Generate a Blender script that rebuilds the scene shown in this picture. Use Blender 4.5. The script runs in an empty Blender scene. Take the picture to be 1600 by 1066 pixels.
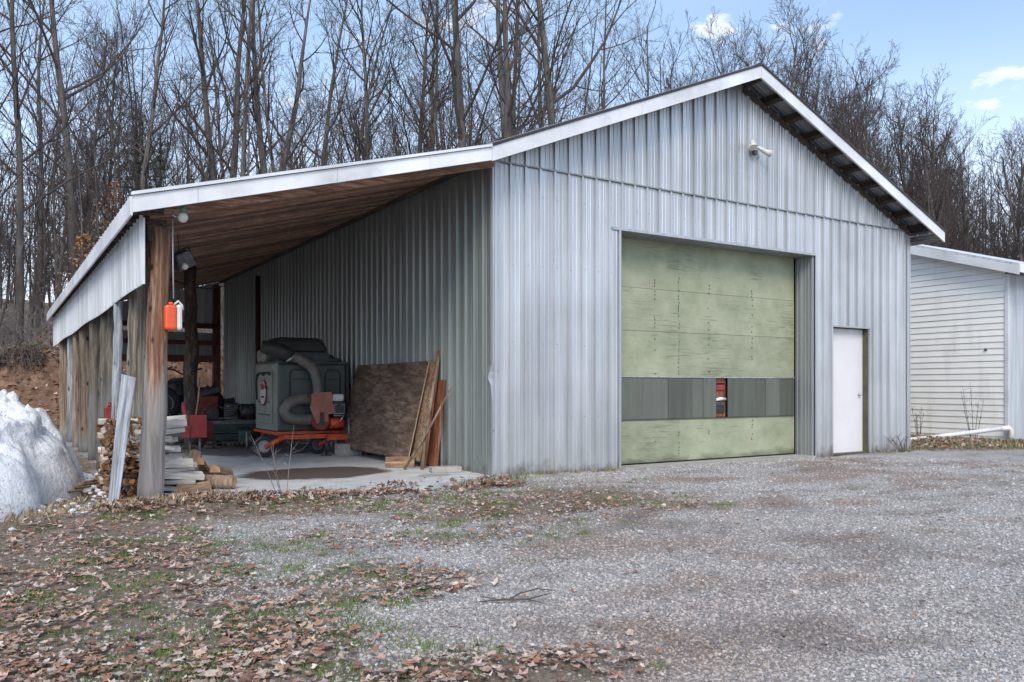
import bpy, math, random
import numpy as np
from mathutils import Vector, Matrix, noise as mnoise
PI = math.pi
rad = math.radians
SC = bpy.context.scene
COL = SC.collection

# ------------------------------------------------------------------ camera
CAM = Vector((-5.30, -8.86, 1.15))
cd = bpy.data.cameras.new('camera'); cam = bpy.data.objects.new('camera', cd); COL.objects.link(cam)
cam.location = CAM
cam.rotation_euler = (rad(90), 0, -rad(32.2))
cd.sensor_width = 36.0; cd.lens = 36.0 * 1283 / 1600
cd.shift_y = 72 / 1600.0
cd.clip_start = .05; cd.clip_end = 2000
SC.camera = cam

# ------------------------------------------------------------------ light
SUN_EL, SUN_AZ = 42, 214          # azimuth clockwise from +Y (direction the light comes from)
w = bpy.data.worlds.new('World'); SC.world = w; w.use_nodes = True
nt = w.node_tree; N = nt.nodes; L = nt.links
for n in list(N): N.remove(n)
out = N.new('ShaderNodeOutputWorld'); bg = N.new('ShaderNodeBackground')
sky = N.new('ShaderNodeTexSky'); sky.sky_type = 'NISHITA'; sky.sun_disc = False
sky.sun_elevation = rad(SUN_EL); sky.sun_rotation = rad(SUN_AZ)
sky.air_density = 1.0; sky.dust_density = .7; sky.ozone_density = 1.6; sky.altitude = 200
bg.inputs['Strength'].default_value = 0.13
geo = N.new('ShaderNodeNewGeometry')
# thin high cloud everywhere, whiter towards the horizon, and a few small puffs
sep = N.new('ShaderNodeSeparateXYZ'); tc = N.new('ShaderNodeTexCoord')
L.new(tc.outputs['Generated'], sep.inputs[0])
zp = N.new('ShaderNodeMath'); zp.operation = 'ADD'; zp.inputs[1].default_value = .12; L.new(sep.outputs['Z'], zp.inputs[0])
mz = N.new('ShaderNodeMath'); mz.operation = 'MAXIMUM'; mz.inputs[1].default_value = .05; L.new(zp.outputs[0], mz.inputs[0])
dv = N.new('ShaderNodeVectorMath'); dv.operation = 'DIVIDE'
cmb = N.new('ShaderNodeCombineXYZ')
for i in range(3): L.new(mz.outputs[0], cmb.inputs[i])
L.new(tc.outputs['Generated'], dv.inputs[0]); L.new(cmb.outputs[0], dv.inputs[1])
def wnoise(scale, detail, lo, hi, src):
    n = N.new('ShaderNodeTexNoise'); n.inputs['Scale'].default_value = scale; n.inputs['Detail'].default_value = detail
    n.inputs['Roughness'].default_value = .55
    L.new(src, n.inputs['Vector'])
    r = N.new('ShaderNodeMapRange'); r.interpolation_type = 'SMOOTHSTEP'
    r.inputs['From Min'].default_value = lo; r.inputs['From Max'].default_value = hi
    L.new(n.outputs['Fac'], r.inputs['Value']); return r.outputs[0]
veil = wnoise(.9, 5, .35, .8, dv.outputs[0])
puff = wnoise(4.6, 6, .60, .68, dv.outputs[0])
hz = N.new('ShaderNodeMapRange'); hz.interpolation_type = 'SMOOTHSTEP'; hz.inputs['From Min'].default_value = .40; hz.inputs['From Max'].default_value = .0
hz.inputs['To Min'].default_value = 0.0; hz.inputs['To Max'].default_value = .85
L.new(sep.outputs['Z'], hz.inputs['Value'])
def wmix(fac, a, b):
    m = N.new('ShaderNodeMix'); m.data_type = 'RGBA'
    if isinstance(fac, float): m.inputs[0].default_value = fac
    else: L.new(fac, m.inputs[0])
    for k, v in ((6, a), (7, b)):
        if isinstance(v, tuple): m.inputs[k].default_value = v
        else: L.new(v, m.inputs[k])
    return m.outputs[2]
vm = N.new('ShaderNodeMath'); vm.operation = 'MULTIPLY_ADD'; vm.inputs[1].default_value = .16; vm.inputs[2].default_value = .14; L.new(veil, vm.inputs[0])
c1 = wmix(vm.outputs[0], sky.outputs[0], (4.6, 5.7, 6.5, 1))
c2 = wmix(hz.outputs[0], c1, (5.9, 6.3, 7.3, 1))
pm = N.new('ShaderNodeMath'); pm.operation = 'MULTIPLY'; pm.inputs[1].default_value = .55; L.new(puff, pm.inputs[0])
c3 = wmix(pm.outputs[0], c2, (5.6, 5.6, 6.2, 1))
L.new(c3, bg.inputs['Color']); L.new(bg.outputs[0], out.inputs[0])

sd = bpy.data.lights.new('sun', 'SUN'); so = bpy.data.objects.new('sun', sd); COL.objects.link(so)
sd.energy = 1.5; sd.angle = rad(28); sd.color = (1, .91, .80)
el, az = rad(SUN_EL), rad(SUN_AZ)
sv = Vector((math.sin(az) * math.cos(el), math.cos(az) * math.cos(el), math.sin(el)))
so.rotation_euler = sv.to_track_quat('Z', 'Y').to_euler()
so.location = (0, -20, 30)
vs = SC.view_settings
vs.view_transform = 'Standard'; vs.look = 'None'; vs.gamma = 1; vs.use_curve_mapping = False; vs.exposure = 0.82

# ------------------------------------------------------------------ helpers
def tag(o, label=None, cat=None, group=None, kind=None):
    if label: o['label'] = label
    if cat: o['category'] = cat
    if group: o['group'] = group
    if kind: o['kind'] = kind
    return o
def empty(name, loc=(0, 0, 0), rz=0, parent=None):
    o = bpy.data.objects.new(name, None); COL.objects.link(o); o.location = loc; o.rotation_euler = (0, 0, rz)
    o.empty_display_size = .2
    if parent: o.parent = parent
    return o
def link(name, mesh, parent=None, loc=None):
    o = bpy.data.objects.new(name, mesh); COL.objects.link(o)
    if parent: o.parent = parent
    if loc: o.location = loc
    return o
class MB:
    def __init__(s): s.v = []; s.f = []; s.sm = []
    def add(s, vs_, fs, smooth=False):
        b = len(s.v); s.v += [tuple(p) for p in vs_]
        s.f += [tuple(b + i for i in f) for f in fs]; s.sm += [smooth] * len(fs); return s
    def box(s, c, d, rot=None, taper=1.0):
        x, y, z = d[0] / 2, d[1] / 2, d[2] / 2; t = taper
        P = [Vector(p) for p in ((-x, -y, -z), (x, -y, -z), (x, y, -z), (-x, y, -z), (-x*t, -y*t, z), (x*t, -y*t, z), (x*t, y*t, z), (-x*t, y*t, z))]
        if rot is not None:
            M = rot if isinstance(rot, Matrix) else Matrix.Rotation(rot, 3, 'Z'); P = [M @ p for p in P]
        c = Vector(c)
        return s.add([p + c for p in P], [(0, 3, 2, 1), (4, 5, 6, 7), (0, 1, 5, 4), (1, 2, 6, 5), (2, 3, 7, 6), (3, 0, 4, 7)])
    def mm(s, a, b): return s.box([(a[i] + b[i]) / 2 for i in range(3)], [abs(b[i] - a[i]) for i in range(3)])
    def tube(s, pts, rs, n=8, caps=True, smooth=True, wob=0):
        pts = [Vector(p) for p in pts]
        if not hasattr(rs, '__len__'): rs = [rs] * len(pts)
        b = len(s.v); u = None
        for i, p in enumerate(pts):
            d = (pts[min(i + 1, len(pts) - 1)] - pts[max(i - 1, 0)]).normalized()
            if u is None:
                u = d.orthogonal().normalized()
            u = (u - d * u.dot(d)).normalized(); v = d.cross(u)
            for k in range(n):
                a = 2 * PI * k / n; r = rs[i] * (1 + (random.uniform(-wob, wob) if wob else 0))
                s.v.append(tuple(p + (u * math.cos(a) + v * math.sin(a)) * r))
        for i in range(len(pts) - 1):
            for k in range(n):
                k2 = (k + 1) % n
                s.f.append((b + i*n + k, b + i*n + k2, b + (i+1)*n + k2, b + (i+1)*n + k)); s.sm.append(smooth)
        if caps:
            s.f.append(tuple(b + k for k in reversed(range(n)))); s.sm.append(False)
            e = b + (len(pts) - 1) * n; s.f.append(tuple(e + k for k in range(n))); s.sm.append(False)
        return s
    def prism(s, poly, axis, a, b):
        """poly in the plane normal to axis (0,1,2), extruded from a to b"""
        n = len(poly); V = []
        for t in (a, b):
            for (p, q) in poly:
                V.append({0: (t, p, q), 1: (p, t, q), 2: (p, q, t)}[axis])
        F = [tuple(range(n)), tuple(reversed(range(n, 2 * n)))] + [(i, n + i, n + (i + 1) % n, (i + 1) % n) for i in range(n)]
        return s.add(V, F)
    def sphere(s, c, r, n=12, m=8, sc=(1, 1, 1)):
        V = []; F = []
        for j in range(m + 1):
            t = PI * j / m
            for i in range(n):
                a = 2 * PI * i / n
                V.append((c[0] + r*sc[0]*math.sin(t)*math.cos(a), c[1] + r*sc[1]*math.sin(t)*math.sin(a), c[2] + r*sc[2]*math.cos(t)))
        for j in range(m):
            for i in range(n):
                F.append((j*n + i, (j+1)*n + i, (j+1)*n + (i+1) % n, j*n + (i+1) % n))
        return s.add(V, F, True)
    def mesh(s, name, mat):
        m = bpy.data.meshes.new(name); m.from_pydata(s.v, [], s.f)
        m.polygons.foreach_set('use_smooth', s.sm)
        if mat: m.materials.append(mat)
        m.update(); return m
    def build(s, name, mat, parent=None, loc=None, bevel=0, recalc=True):
        m = s.mesh(name, mat)
        if recalc:
            import bmesh
            b = bmesh.new(); b.from_mesh(m); bmesh.ops.recalc_face_normals(b, faces=b.faces); b.to_mesh(m); b.free()
        o = link(name, m, parent, loc)
        if bevel:
            md = o.modifiers.new('bevel', 'BEVEL'); md.width = bevel; md.segments = 2; md.limit_method = 'ANGLE'; md.angle_limit = rad(40)
        return o

# ------------------------------------------------------------------ materials
def mat(name):
    m = bpy.data.materials.new(name); m.use_nodes = True
    return m, m.node_tree, m.node_tree.nodes['Principled BSDF']
def nd(t, k, **kw):
    n = t.nodes.new(k)
    for a, b in kw.items(): setattr(n, a, b)
    return n
def coord(t, scale=(1, 1, 1), rot=(0, 0, 0), kind='Object'):
    c = nd(t, 'ShaderNodeTexCoord'); mp = nd(t, 'ShaderNodeMapping'); mp.inputs['Scale'].default_value = scale
    mp.inputs['Rotation'].default_value = rot
    t.links.new(c.outputs[kind], mp.inputs[0]); return mp.outputs[0]
def tnoise(t, vec, scale=1, detail=4, rough=.55, dist=0):
    n = nd(t, 'ShaderNodeTexNoise'); n.inputs['Scale'].default_value = scale; n.inputs['Detail'].default_value = detail
    n.inputs['Roughness'].default_value = rough; n.inputs['Distortion'].default_value = dist
    t.links.new(vec, n.inputs['Vector']); return n.outputs['Fac']
def ramp(t, fac, stops, interp='LINEAR'):
    r = nd(t, 'ShaderNodeValToRGB'); r.color_ramp.interpolation = interp
    e = r.color_ramp.elements
    while len(e) < len(stops): e.new(.5)
    for q, (p, c) in zip(e, stops):
        q.position = p; q.color = (c, c, c, 1) if isinstance(c, (int, float)) else (*c, 1)
    t.links.new(fac, r.inputs[0]); return r.outputs[0]
def mix(t, fac, a, b, mode='MIX'):
    m = nd(t, 'ShaderNodeMix', data_type='RGBA', blend_type=mode)
    for k, v in ((0, fac), (6, a), (7, b)):
        if isinstance(v, (int, float)): m.inputs[k].default_value = v
        elif isinstance(v, tuple): m.inputs[k].default_value = (*v, 1)
        else: t.links.new(v, m.inputs[k])
    return m.outputs[2]
def bump(t, b, h, strength=.3, dist=.01):
    n = nd(t, 'ShaderNodeBump'); n.inputs['Strength'].default_value = strength; n.inputs['Distance'].default_value = dist
    t.links.new(h, n.inputs['Height']); t.links.new(n.outputs[0], b.inputs['Normal'])
def objrand(t): return nd(t, 'ShaderNodeObjectInfo').outputs['Random']
def rnd_gain(t, col, lo, hi):
    r = nd(t, 'ShaderNodeMapRange'); r.inputs['To Min'].default_value = lo; r.inputs['To Max'].default_value = hi
    t.links.new(objrand(t), r.inputs[0])
    cb = nd(t, 'ShaderNodeCombineColor')
    for i in range(3): t.links.new(r.outputs[0], cb.inputs[i])
    return mix(t, 1.0, col, cb.outputs[0], 'MULTIPLY')

def m_plain(name, c, rough=.6, metal=0, var=.25, scale=6, bmp=.1):
    m, t, b = mat(name); v = coord(t)
    n = tnoise(t, v, scale, 5)
    col = ramp(t, n, [(.3, tuple(x * (1 - var) for x in c)), (.7, tuple(min(1, x * (1 + var)) for x in c))])
    t.links.new(col, b.inputs['Base Color']); b.inputs['Roughness'].default_value = rough; b.inputs['Metallic'].default_value = metal
    if bmp: bump(t, b, tnoise(t, v, scale * 8, 4), bmp, .003)
    return m
def m_galv(name, c, metal, rlo, rhi, sc, dirt=(.30, .30, .28), dirtamt=.5, gain=(.92, 1.06)):
    """weathered zinc sheet: streaks of wear and painted reflection run along the short scale axis"""
    m, t, b = mat(name); v = coord(t, sc)
    st = tnoise(t, v, 1.0, 6, .62)
    zz = nd(t, 'ShaderNodeSeparateXYZ'); t.links.new(coord(t), zz.inputs[0])
    mr_z = nd(t, 'ShaderNodeMapRange'); mr_z.inputs['From Min'].default_value = .0; mr_z.inputs['From Max'].default_value = .42; mr_z.inputs['To Min'].default_value = .34; mr_z.inputs['To Max'].default_value = -.3
    t.links.new(zz.outputs[2], mr_z.inputs[0]); az_ = nd(t, 'ShaderNodeMath', operation='ADD'); t.links.new(mr_z.outputs[0], az_.inputs[0]); t.links.new(tnoise(t, coord(t, (4, 4, 3)), 1.0, 6, .7), az_.inputs[1])
    v2 = coord(t, (.6, .6, .6)); big = tnoise(t, v2, 1.0, 4)
    v3 = coord(t, tuple(s * 4 for s in sc)); fine = tnoise(t, v3, 1.0, 4, .6)
    cc = ramp(t, st, [(.28, tuple(x * .72 for x in c)), (.5, c), (.68, tuple(min(1, x * 1.2) for x in c))])  # reflecting streaks of the barn metal painted into the base colour
    cc = mix(t, ramp(t, big, [(.42, 0.0), (.72, dirtamt)]), cc, dirt)
    cc = mix(t, ramp(t, fine, [(.56, 0.0), (.72, .28)]), cc, tuple(x * .55 for x in c))
    if 'wall' in name or 'side' in name: cc = mix(t, ramp(t, az_.outputs[0], [(.60, 0.0), (.86, .7)]), cc, (.17, .15, .125))
    cc = rnd_gain(t, cc, *gain)
    t.links.new(cc, b.inputs['Base Color']); b.inputs['Metallic'].default_value = metal
    r = nd(t, 'ShaderNodeMapRange'); r.inputs['To Min'].default_value = rlo; r.inputs['To Max'].default_value = rhi
    t.links.new(big, r.inputs[0]); t.links.new(r.outputs[0], b.inputs['Roughness'])
    bump(t, b, tnoise(t, coord(t, (3, 3, 1.2)), 1.0, 3), .5, .006)
    return m
def m_wood(name, cols, sc=(30, 30, 1.6), gain=(.75, 1.2), grey=None, greyband=None, rough=.85, knots=True):
    """cols: dark, mid, light; grain runs along the axis with the small scale"""
    m, t, b = mat(name); v = coord(t, sc)
    g = tnoise(t, v, 1.0, 6, .65, .6)
    cc = ramp(t, g, [(.34, cols[0]), (.5, cols[1]), (.63, cols[2])])
    crk = tnoise(t, coord(t, tuple(s * 2.2 for s in sc)), 1.0, 4, .6)
    cc = mix(t, ramp(t, crk, [(.33, .8), (.41, 0.0)]), cc, tuple(x * .35 for x in cols[0]))
    p = tnoise(t, coord(t, tuple(s * .12 + .5 for s in sc)), 1.0, 3)
    cc = mix(t, ramp(t, p, [(.45, 0.0), (.65, .6)]), cc, cols[0])
    if grey:
        gn = tnoise(t, coord(t, (5, 5, .8)), 1.0, 4)
        z = nd(t, 'ShaderNodeSeparateXYZ'); t.links.new(coord(t), z.inputs[0])
        mr = nd(t, 'ShaderNodeMapRange'); mr.inputs['From Min'].default_value = greyband[0]; mr.inputs['From Max'].default_value = greyband[1]
        mr.inputs['To Min'].default_value = .45; mr.inputs['To Max'].default_value = -.35
        t.links.new(z.outputs[2], mr.inputs[0])
        ad = nd(t, 'ShaderNodeMath', operation='ADD'); t.links.new(gn, ad.inputs[0]); t.links.new(mr.outputs[0], ad.inputs[1])
        gcol = ramp(t, g, [(.3, tuple(x * .5 for x in grey)), (.6, grey)])
        cc = mix(t, ramp(t, ad.outputs[0], [(.40, 0.0), (.62, 1.0)]), cc, gcol)
    if knots:
        vo = nd(t, 'ShaderNodeTexVoronoi'); vo.inputs['Scale'].default_value = 1.0
        t.links.new(coord(t, (5.5, 5.5, 3.2)), vo.inputs['Vector'])
        cc = mix(t, ramp(t, vo.outputs['Distance'], [(.09, .95), (.16, 0.0)]), cc, tuple(x * .2 for x in cols[0]))
    cc = rnd_gain(t, cc, *gain)
    t.links.new(cc, b.inputs['Base Color']); b.inputs['Roughness'].default_value = rough
    bump(t, b, g, .6, .006)
    return m
def m_attr(name, rough=.8, tint=(1, 1, 1)):
    """colour carried by the vertices (each leaf, blade or chip has its own)"""
    m, t, b = mat(name); a = nd(t, 'ShaderNodeAttribute'); a.attribute_name = 'col'
    n = tnoise(t, coord(t), 60, 3)
    cc = mix(t, 1.0, a.outputs['Color'], ramp(t, n, [(.3, .7), (.7, 1.15)]), 'MULTIPLY')
    t.links.new(cc, b.inputs['Base Color']); b.inputs['Roughness'].default_value = rough
    return m

M = {}
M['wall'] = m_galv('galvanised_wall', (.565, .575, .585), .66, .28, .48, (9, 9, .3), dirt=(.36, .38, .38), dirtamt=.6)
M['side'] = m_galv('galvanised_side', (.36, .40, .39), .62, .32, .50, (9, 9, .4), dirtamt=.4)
M['roof'] = m_galv('galvanised_roof', (.55, .57, .60), .5, .35, .55, (.6, 8, 8), dirtamt=.3)
M['skirt'] = m_galv('galvanised_skirt', (.56, .585, .61), .35, .4, .6, (9, 9, .5), dirtamt=.15)
M['trim'] = m_galv('white_trim', (.76, .76, .77), .15, .35, .5, (1.5, 1.5, 1.5), dirt=(.5, .5, .52), dirtamt=.35)
M['corner'] = m_galv('corner_trim', (.46, .48, .50), .5, .3, .5, (8, 8, .6))
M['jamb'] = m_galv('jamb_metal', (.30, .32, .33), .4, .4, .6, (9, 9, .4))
M['darkwood'] = m_wood('soffit_board', [(.16, .088, .058), (.36, .205, .14), (.60, .40, .29)], (2.0, 30, 30), (.45, 1.5), knots=False)
M['purlin'] = m_wood('old_timber', [(.03, .02, .015), (.07, .05, .035), (.12, .09, .07)], (30, 1.6, 30))
M['redwood'] = m_wood('red_timber', [(.09, .035, .028), (.17, .065, .05), (.25, .11, .085)], (30, 30, 1.6))
M['post_front'] = m_wood('brown_post', [(.075, .035, .02), (.21, .105, .06), (.42, .28, .18)], (26, 26, 1.3), (1, 1), grey=(.31, .285, .265), greyband=(.2, 2.4))
M['post'] = m_wood('grey_post', [(.07, .055, .04), (.17, .145, .11), (.32, .29, .24)], (24, 24, 1.2), (.6, 1.2), grey=(.27, .27, .25), greyband=(.0, 1.9))
M['post_tan'] = m_wood('tan_post', [(.09, .055, .035), (.23, .165, .115), (.40, .33, .26)], (24, 24, 1.2), (.6, 1.1), grey=(.33, .31, .28), greyband=(-.3, .8))
M['post_weathered'] = m_wood('weathered_grey', [(.12, .13, .14), (.28, .30, .33), (.45, .48, .52)], (28, 28, 1.2), (.85, 1.1))
M['bark'] = m_wood('rough_bark', [(.03, .022, .018), (.085, .06, .048), (.16, .125, .10)], (14, 14, 4), (.8, 1.2), knots=False)
M['firewood'] = m_wood('split_wood', [(.36, .32, .27), (.64, .60, .54), (.80, .77, .72)], (2.2, 22, 22), (.65, 1.2), knots=False)
M['firebrown'] = m_wood('split_wood_brown', [(.14, .08, .045), (.33, .21, .13), (.50, .36, .25)], (2.2, 22, 22), (.7, 1.2), knots=False)
M['endgrain'] = m_plain('end_grain', (.42, .25, .13), .8, 0, .35, 20)
M['orangewood'] = m_wood('rust_board', [(.10, .035, .018), (.26, .095, .045), (.42, .21, .12)], (22, 22, 1.2), knots=False)
M['plydark'] = m_wood('weathered_plywood', [(.06, .04, .03), (.16, .11, .08), (.27, .20, .155)], (18, 3.2, 16), (.85, 1.1), knots=False)
M['plyedge'] = m_plain('plywood_edge', (.36, .27, .19), .8, 0, .3, 30)
M['stick'] = m_wood('stick_wood', [(.12, .08, .05), (.28, .20, .14), (.42, .33, .25)], (30, 30, 1.5), knots=False)
M['black'] = m_plain('black_rubber', (.03, .03, .032), .75, 0, .3, 12, .2)
M['tyre'] = m_plain('tyre_rubber', (.028, .032, .04), .8, 0, .3, 14, .3)
M['rim'] = m_plain('grey_rim', (.28, .29, .30), .45, .5, .2, 10)
M['darkrim'] = m_plain('dark_rim', (.06, .065, .07), .5, .4, .3, 10)
M['olive'] = m_plain('olive_plastic', (.24, .25, .215), .55, 0, .22, 4, .08)
M['slate'] = m_plain('slate_plastic', (.070, .084, .082), .5, 0, .22, 4, .08)
M['hood'] = m_plain('hood_plastic', (.035, .036, .032), .55, 0, .25, 5, .1)
M['duct'] = m_plain('duct_plastic', (.14, .13, .115), .5, 0, .2, 8, .06)
M['orange'] = m_plain('orange_paint', (.62, .085, .025), .45, 0, .25, 9, .1)
M['redtan'] = m_plain('tan_red_board', (.40, .17, .12), .85, 0, .15, 8, .1)
M['redplastic'] = m_plain('red_plastic', (.24, .026, .03), .5, 0, .3, 5)
M['darkred'] = m_plain('dark_red_paint', (.24, .035, .03), .55, 0, .4, 8)
M['orangeplastic'] = m_plain('orange_plastic', (.75, .10, .03), .4, 0, .12, 5)
M['whiteplastic'] = m_plain('white_plastic', (.68, .67, .63), .4, 0, .15, 6)
M['chrome'] = m_plain('worn_steel', (.5, .5, .5), .35, .8, .3, 18)
M['darkmetal'] = m_plain('dark_metal', (.085, .085, .09), .5, .5, .5, 14, .2)
M['greenmetal'] = m_plain('dark_green_metal', (.05, .085, .075), .5, .1, .4, 8)
M['greysteel'] = m_plain('grey_steel', (.22, .22, .23), .5, .5, .3, 14)
M['concreteblock'] = m_plain('concrete_block', (.36, .35, .32), .9, 0, .2, 14, .4)
M['greenglass'] = m_plain('green_socket', (.10, .25, .17), .4, 0, .2, 9)
M['doorwhite'] = m_plain('white_door', (.70, .68, .68), .5, 0, .06, 1.2, .03)
M['olivetrim'] = m_plain('olive_trim', (.085, .085, .05), .6, 0, .3, 5)
M['decal'] = m_plain('decal_white', (.55, .50, .48), .5, 0, .1, 6, 0)
M['rope'] = m_plain('grey_rope', (.34, .34, .36), .8, 0, .2, 40)
M['pvc'] = m_plain('white_pipe', (.74, .74, .75), .4, 0, .1, 4)
M['blacktop'] = m_plain('dark_roof_sheet', (.045, .035, .035), .6, 0, .3, 3)
M['rubble'] = m_plain('rubble_mix', (.10, .085, .07), .9, 0, .5, 14, .4)

def m_greenpaint():
    m, t, b = mat('peeling_green_paint')
    base = ramp(t, tnoise(t, coord(t, (2.2, 1, 2.6)), 1.0, 7, .7), [(.32, (.25, .28, .18)), (.66, (.38, .40, .28))])
    scr = tnoise(t, coord(t, (2.2, 5, 42)), 1.0, 6, .7, .3)
    patch = tnoise(t, coord(t, (1.1, 1, 1.6)), 1.0, 4, .6)
    ml = nd(t, 'ShaderNodeMath', operation='MULTIPLY_ADD'); ml.inputs[1].default_value = .55; t.links.new(patch, ml.inputs[0]); t.links.new(scr, ml.inputs[2])
    cc = mix(t, ramp(t, ml.outputs[0], [(.85, 0.0), (.93, .65)]), base, (.15, .16, .11))
    z = nd(t, 'ShaderNodeSeparateXYZ'); t.links.new(coord(t), z.inputs[0])
    # rain-splash dirt along the foot of the door
    mr = nd(t, 'ShaderNodeMapRange'); mr.inputs['From Min'].default_value = .02; mr.inputs['From Max'].default_value = .32
    mr.inputs['To Min'].default_value = .30; mr.inputs['To Max'].default_value = -.3; t.links.new(z.outputs[2], mr.inputs[0])
    ad = nd(t, 'ShaderNodeMath', operation='ADD'); t.links.new(mr.outputs[0], ad.inputs[0]); t.links.new(tnoise(t, coord(t, (2, 2, 3)), 1.0, 5), ad.inputs[1])
    cc = mix(t, ramp(t, ad.outputs[0], [(.55, 0.0), (.80, .75)]), cc, (.085, .095, .055))
    cc = rnd_gain(t, cc, .93, 1.05)
    t.links.new(cc, b.inputs['Base Color']); b.inputs['Roughness'].default_value = .7; bump(t, b, scr, .3, .003)
    return m
M['greenpaint'] = m_greenpaint()
M['band'] = m_galv('grey_green_band', (.125, .142, .108), .0, .6, .8, (11, 11, .9), dirt=(.10, .10, .095), dirtamt=.7, gain=(.7, 1.3))
def m_siding():
    m, t, b = mat('vinyl_siding'); n = tnoise(t, coord(t, (1, 2.5, 6)), 1.0, 5)
    cc = ramp(t, n, [(.3, (.80, .80, .765)), (.7, (.88, .88, .845))])
    cc = mix(t, ramp(t, tnoise(t, coord(t, (3, 3, .7)), 1.0, 4), [(.55, 0.0), (.8, .35)]), cc, (.40, .38, .30))
    t.links.new(rnd_gain(t, cc, .95, 1.03), b.inputs['Base Color']); b.inputs['Roughness'].default_value = .55; return m
M['siding'] = m_siding()

# shared ground colour field ------------------------------------------------
def m_ground():
    m, t, b = mat('gravel_and_dirt'); o = coord(t)
    f1 = tnoise(t, o, 55, 5, .7); f2 = tnoise(t, o, 9, 5, .6); f3 = tnoise(t, o, .8, 4, .55)
    grav = ramp(t, f1, [(.30, (.155, .148, .142)), (.5, (.37, .357, .345)), (.66, (.58, .562, .548))])
    ab = nd(t, 'ShaderNodeAttribute'); ab.attribute_name = 'brown'
    brn = ramp(t, f1, [(.30, (.10, .08, .07)), (.5, (.27, .22, .195)), (.66, (.46, .40, .37))])
    grav = mix(t, ab.outputs['Fac'], grav, brn)
    adp = nd(t, 'ShaderNodeAttribute'); adp.attribute_name = 'damp'
    grav = mix(t, adp.outputs['Fac'], grav, mix(t, 1.0, grav, (.66, .63, .61), 'MULTIPLY'))
    grav = mix(t, ramp(t, f2, [(.52, 0.0), (.70, .45)]), grav, (.13, .12, .12))
    dirt = ramp(t, f1, [(.3, (.10, .076, .056)), (.6, (.28, .215, .165)), (.75, (.48, .40, .34))])
    dirt = mix(t, ramp(t, tnoise(t, o, 2.3, 4), [(.52, 0.0), (.66, .7)]), dirt, (.075, .085, .03))
    a = nd(t, 'ShaderNodeAttribute'); a.attribute_name = 'dirt'
    ad = nd(t, 'ShaderNodeMath', operation='ADD'); t.links.new(a.outputs['Fac'], ad.inputs[0])
    q = nd(t, 'ShaderNodeMath', operation='MULTIPLY_ADD'); q.inputs[1].default_value = 1.3; q.inputs[2].default_value = -.65; t.links.new(tnoise(t, o, 2.6, 6, .65), q.inputs[0])
    t.links.new(q.outputs[0], ad.inputs[1])
    cc = mix(t, ramp(t, ad.outputs[0], [(.38, 0.0), (.62, 1.0)]), grav, dirt)
    a2 = nd(t, 'ShaderNodeAttribute'); a2.attribute_name = 'bank'
    soil = ramp(t, tnoise(t, o, 3.5, 6, .75), [(.3, (.05, .03, .02)), (.5, (.17, .095, .06)), (.66, (.34, .22, .15))])
    cc = mix(t, a2.outputs['Fac'], cc, soil)
    t.links.new(cc, b.inputs['Base Color']); b.inputs['Roughness'].default_value = .95
    bump(t, b, f1, .8, .02); return m
M['ground'] = m_ground()
def m_stone():
    m, t, b = mat('gravel_stone'); r = objrand(t)
    cc = ramp(t, r, [(0, (.17, .162, .156)), (.25, (.34, .328, .322)), (.5, (.45, .435, .425)), (.72, (.44, .385, .355)), (.94, (.54, .522, .51)), (1, (.68, .66, .645))])
    a = nd(t, 'ShaderNodeAttribute'); a.attribute_type = 'INSTANCER'; a.attribute_name = 'brown'
    cc = mix(t, a.outputs['Fac'], cc, mix(t, 1.0, cc, (.88, .76, .67), 'MULTIPLY'))
    a3 = nd(t, 'ShaderNodeAttribute'); a3.attribute_type = 'INSTANCER'; a3.attribute_name = 'damp'
    cc = mix(t, a3.outputs['Fac'], cc, mix(t, 1.0, cc, (.66, .63, .61), 'MULTIPLY'))
    t.links.new(cc, b.inputs['Base Color']); b.inputs['Roughness'].default_value = .85; return m
M['stone'] = m_stone()
M['leaf'] = m_attr('dry_leaf', .75)
M['grass'] = m_attr('grass_blade', .7)
M['leaves2'] = m_attr('held_leaf', .75)
def m_concrete():
    m, t, b = mat('slab_concrete'); o = coord(t)
    cc = ramp(t, tnoise(t, o, 3, 6, .65), [(.3, (.42, .43, .43)), (.65, (.62, .64, .64))])
    cc = mix(t, ramp(t, tnoise(t, o, 26, 4), [(.55, 0.0), (.75, .5)]), cc, (.22, .21, .2))
    # an oval dried puddle of mud on the slab
    def oval(cx, cy, rx, ry, col, soft, amt, ccin, nz):
        s = nd(t, 'ShaderNodeVectorMath', operation='SUBTRACT'); s.inputs[1].default_value = (cx, cy, 0); t.links.new(o, s.inputs[0])
        d = nd(t, 'ShaderNodeVectorMath', operation='DIVIDE'); d.inputs[1].default_value = (rx, ry, 1e3); t.links.new(s.outputs[0], d.inputs[0])
        l = nd(t, 'ShaderNodeVectorMath', operation='LENGTH'); t.links.new(d.outputs[0], l.inputs[0])
        ad = nd(t, 'ShaderNodeMath', operation='MULTIPLY_ADD'); ad.inputs[1].default_value = nz; t.links.new(tnoise(t, o, 2.2, 5), ad.inputs[0]); t.links.new(l.outputs['Value'], ad.inputs[2])
        return mix(t, ramp(t, ad.outputs[0], [(min(.99, soft), amt), (min(1, soft + .12), 0.0)]), ccin, col)
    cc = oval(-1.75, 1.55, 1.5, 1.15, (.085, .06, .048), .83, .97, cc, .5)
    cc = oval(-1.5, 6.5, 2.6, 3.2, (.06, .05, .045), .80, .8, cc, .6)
    cc = oval(-.6, .45, .35, .25, (.22, .22, .21), .8, .6, cc, .4)
    t.links.new(cc, b.inputs['Base Color']); b.inputs['Roughness'].default_value = .8; bump(t, b, tnoise(t, o, 30, 5), .3, .005); return m
M['slab'] = m_concrete()
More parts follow.
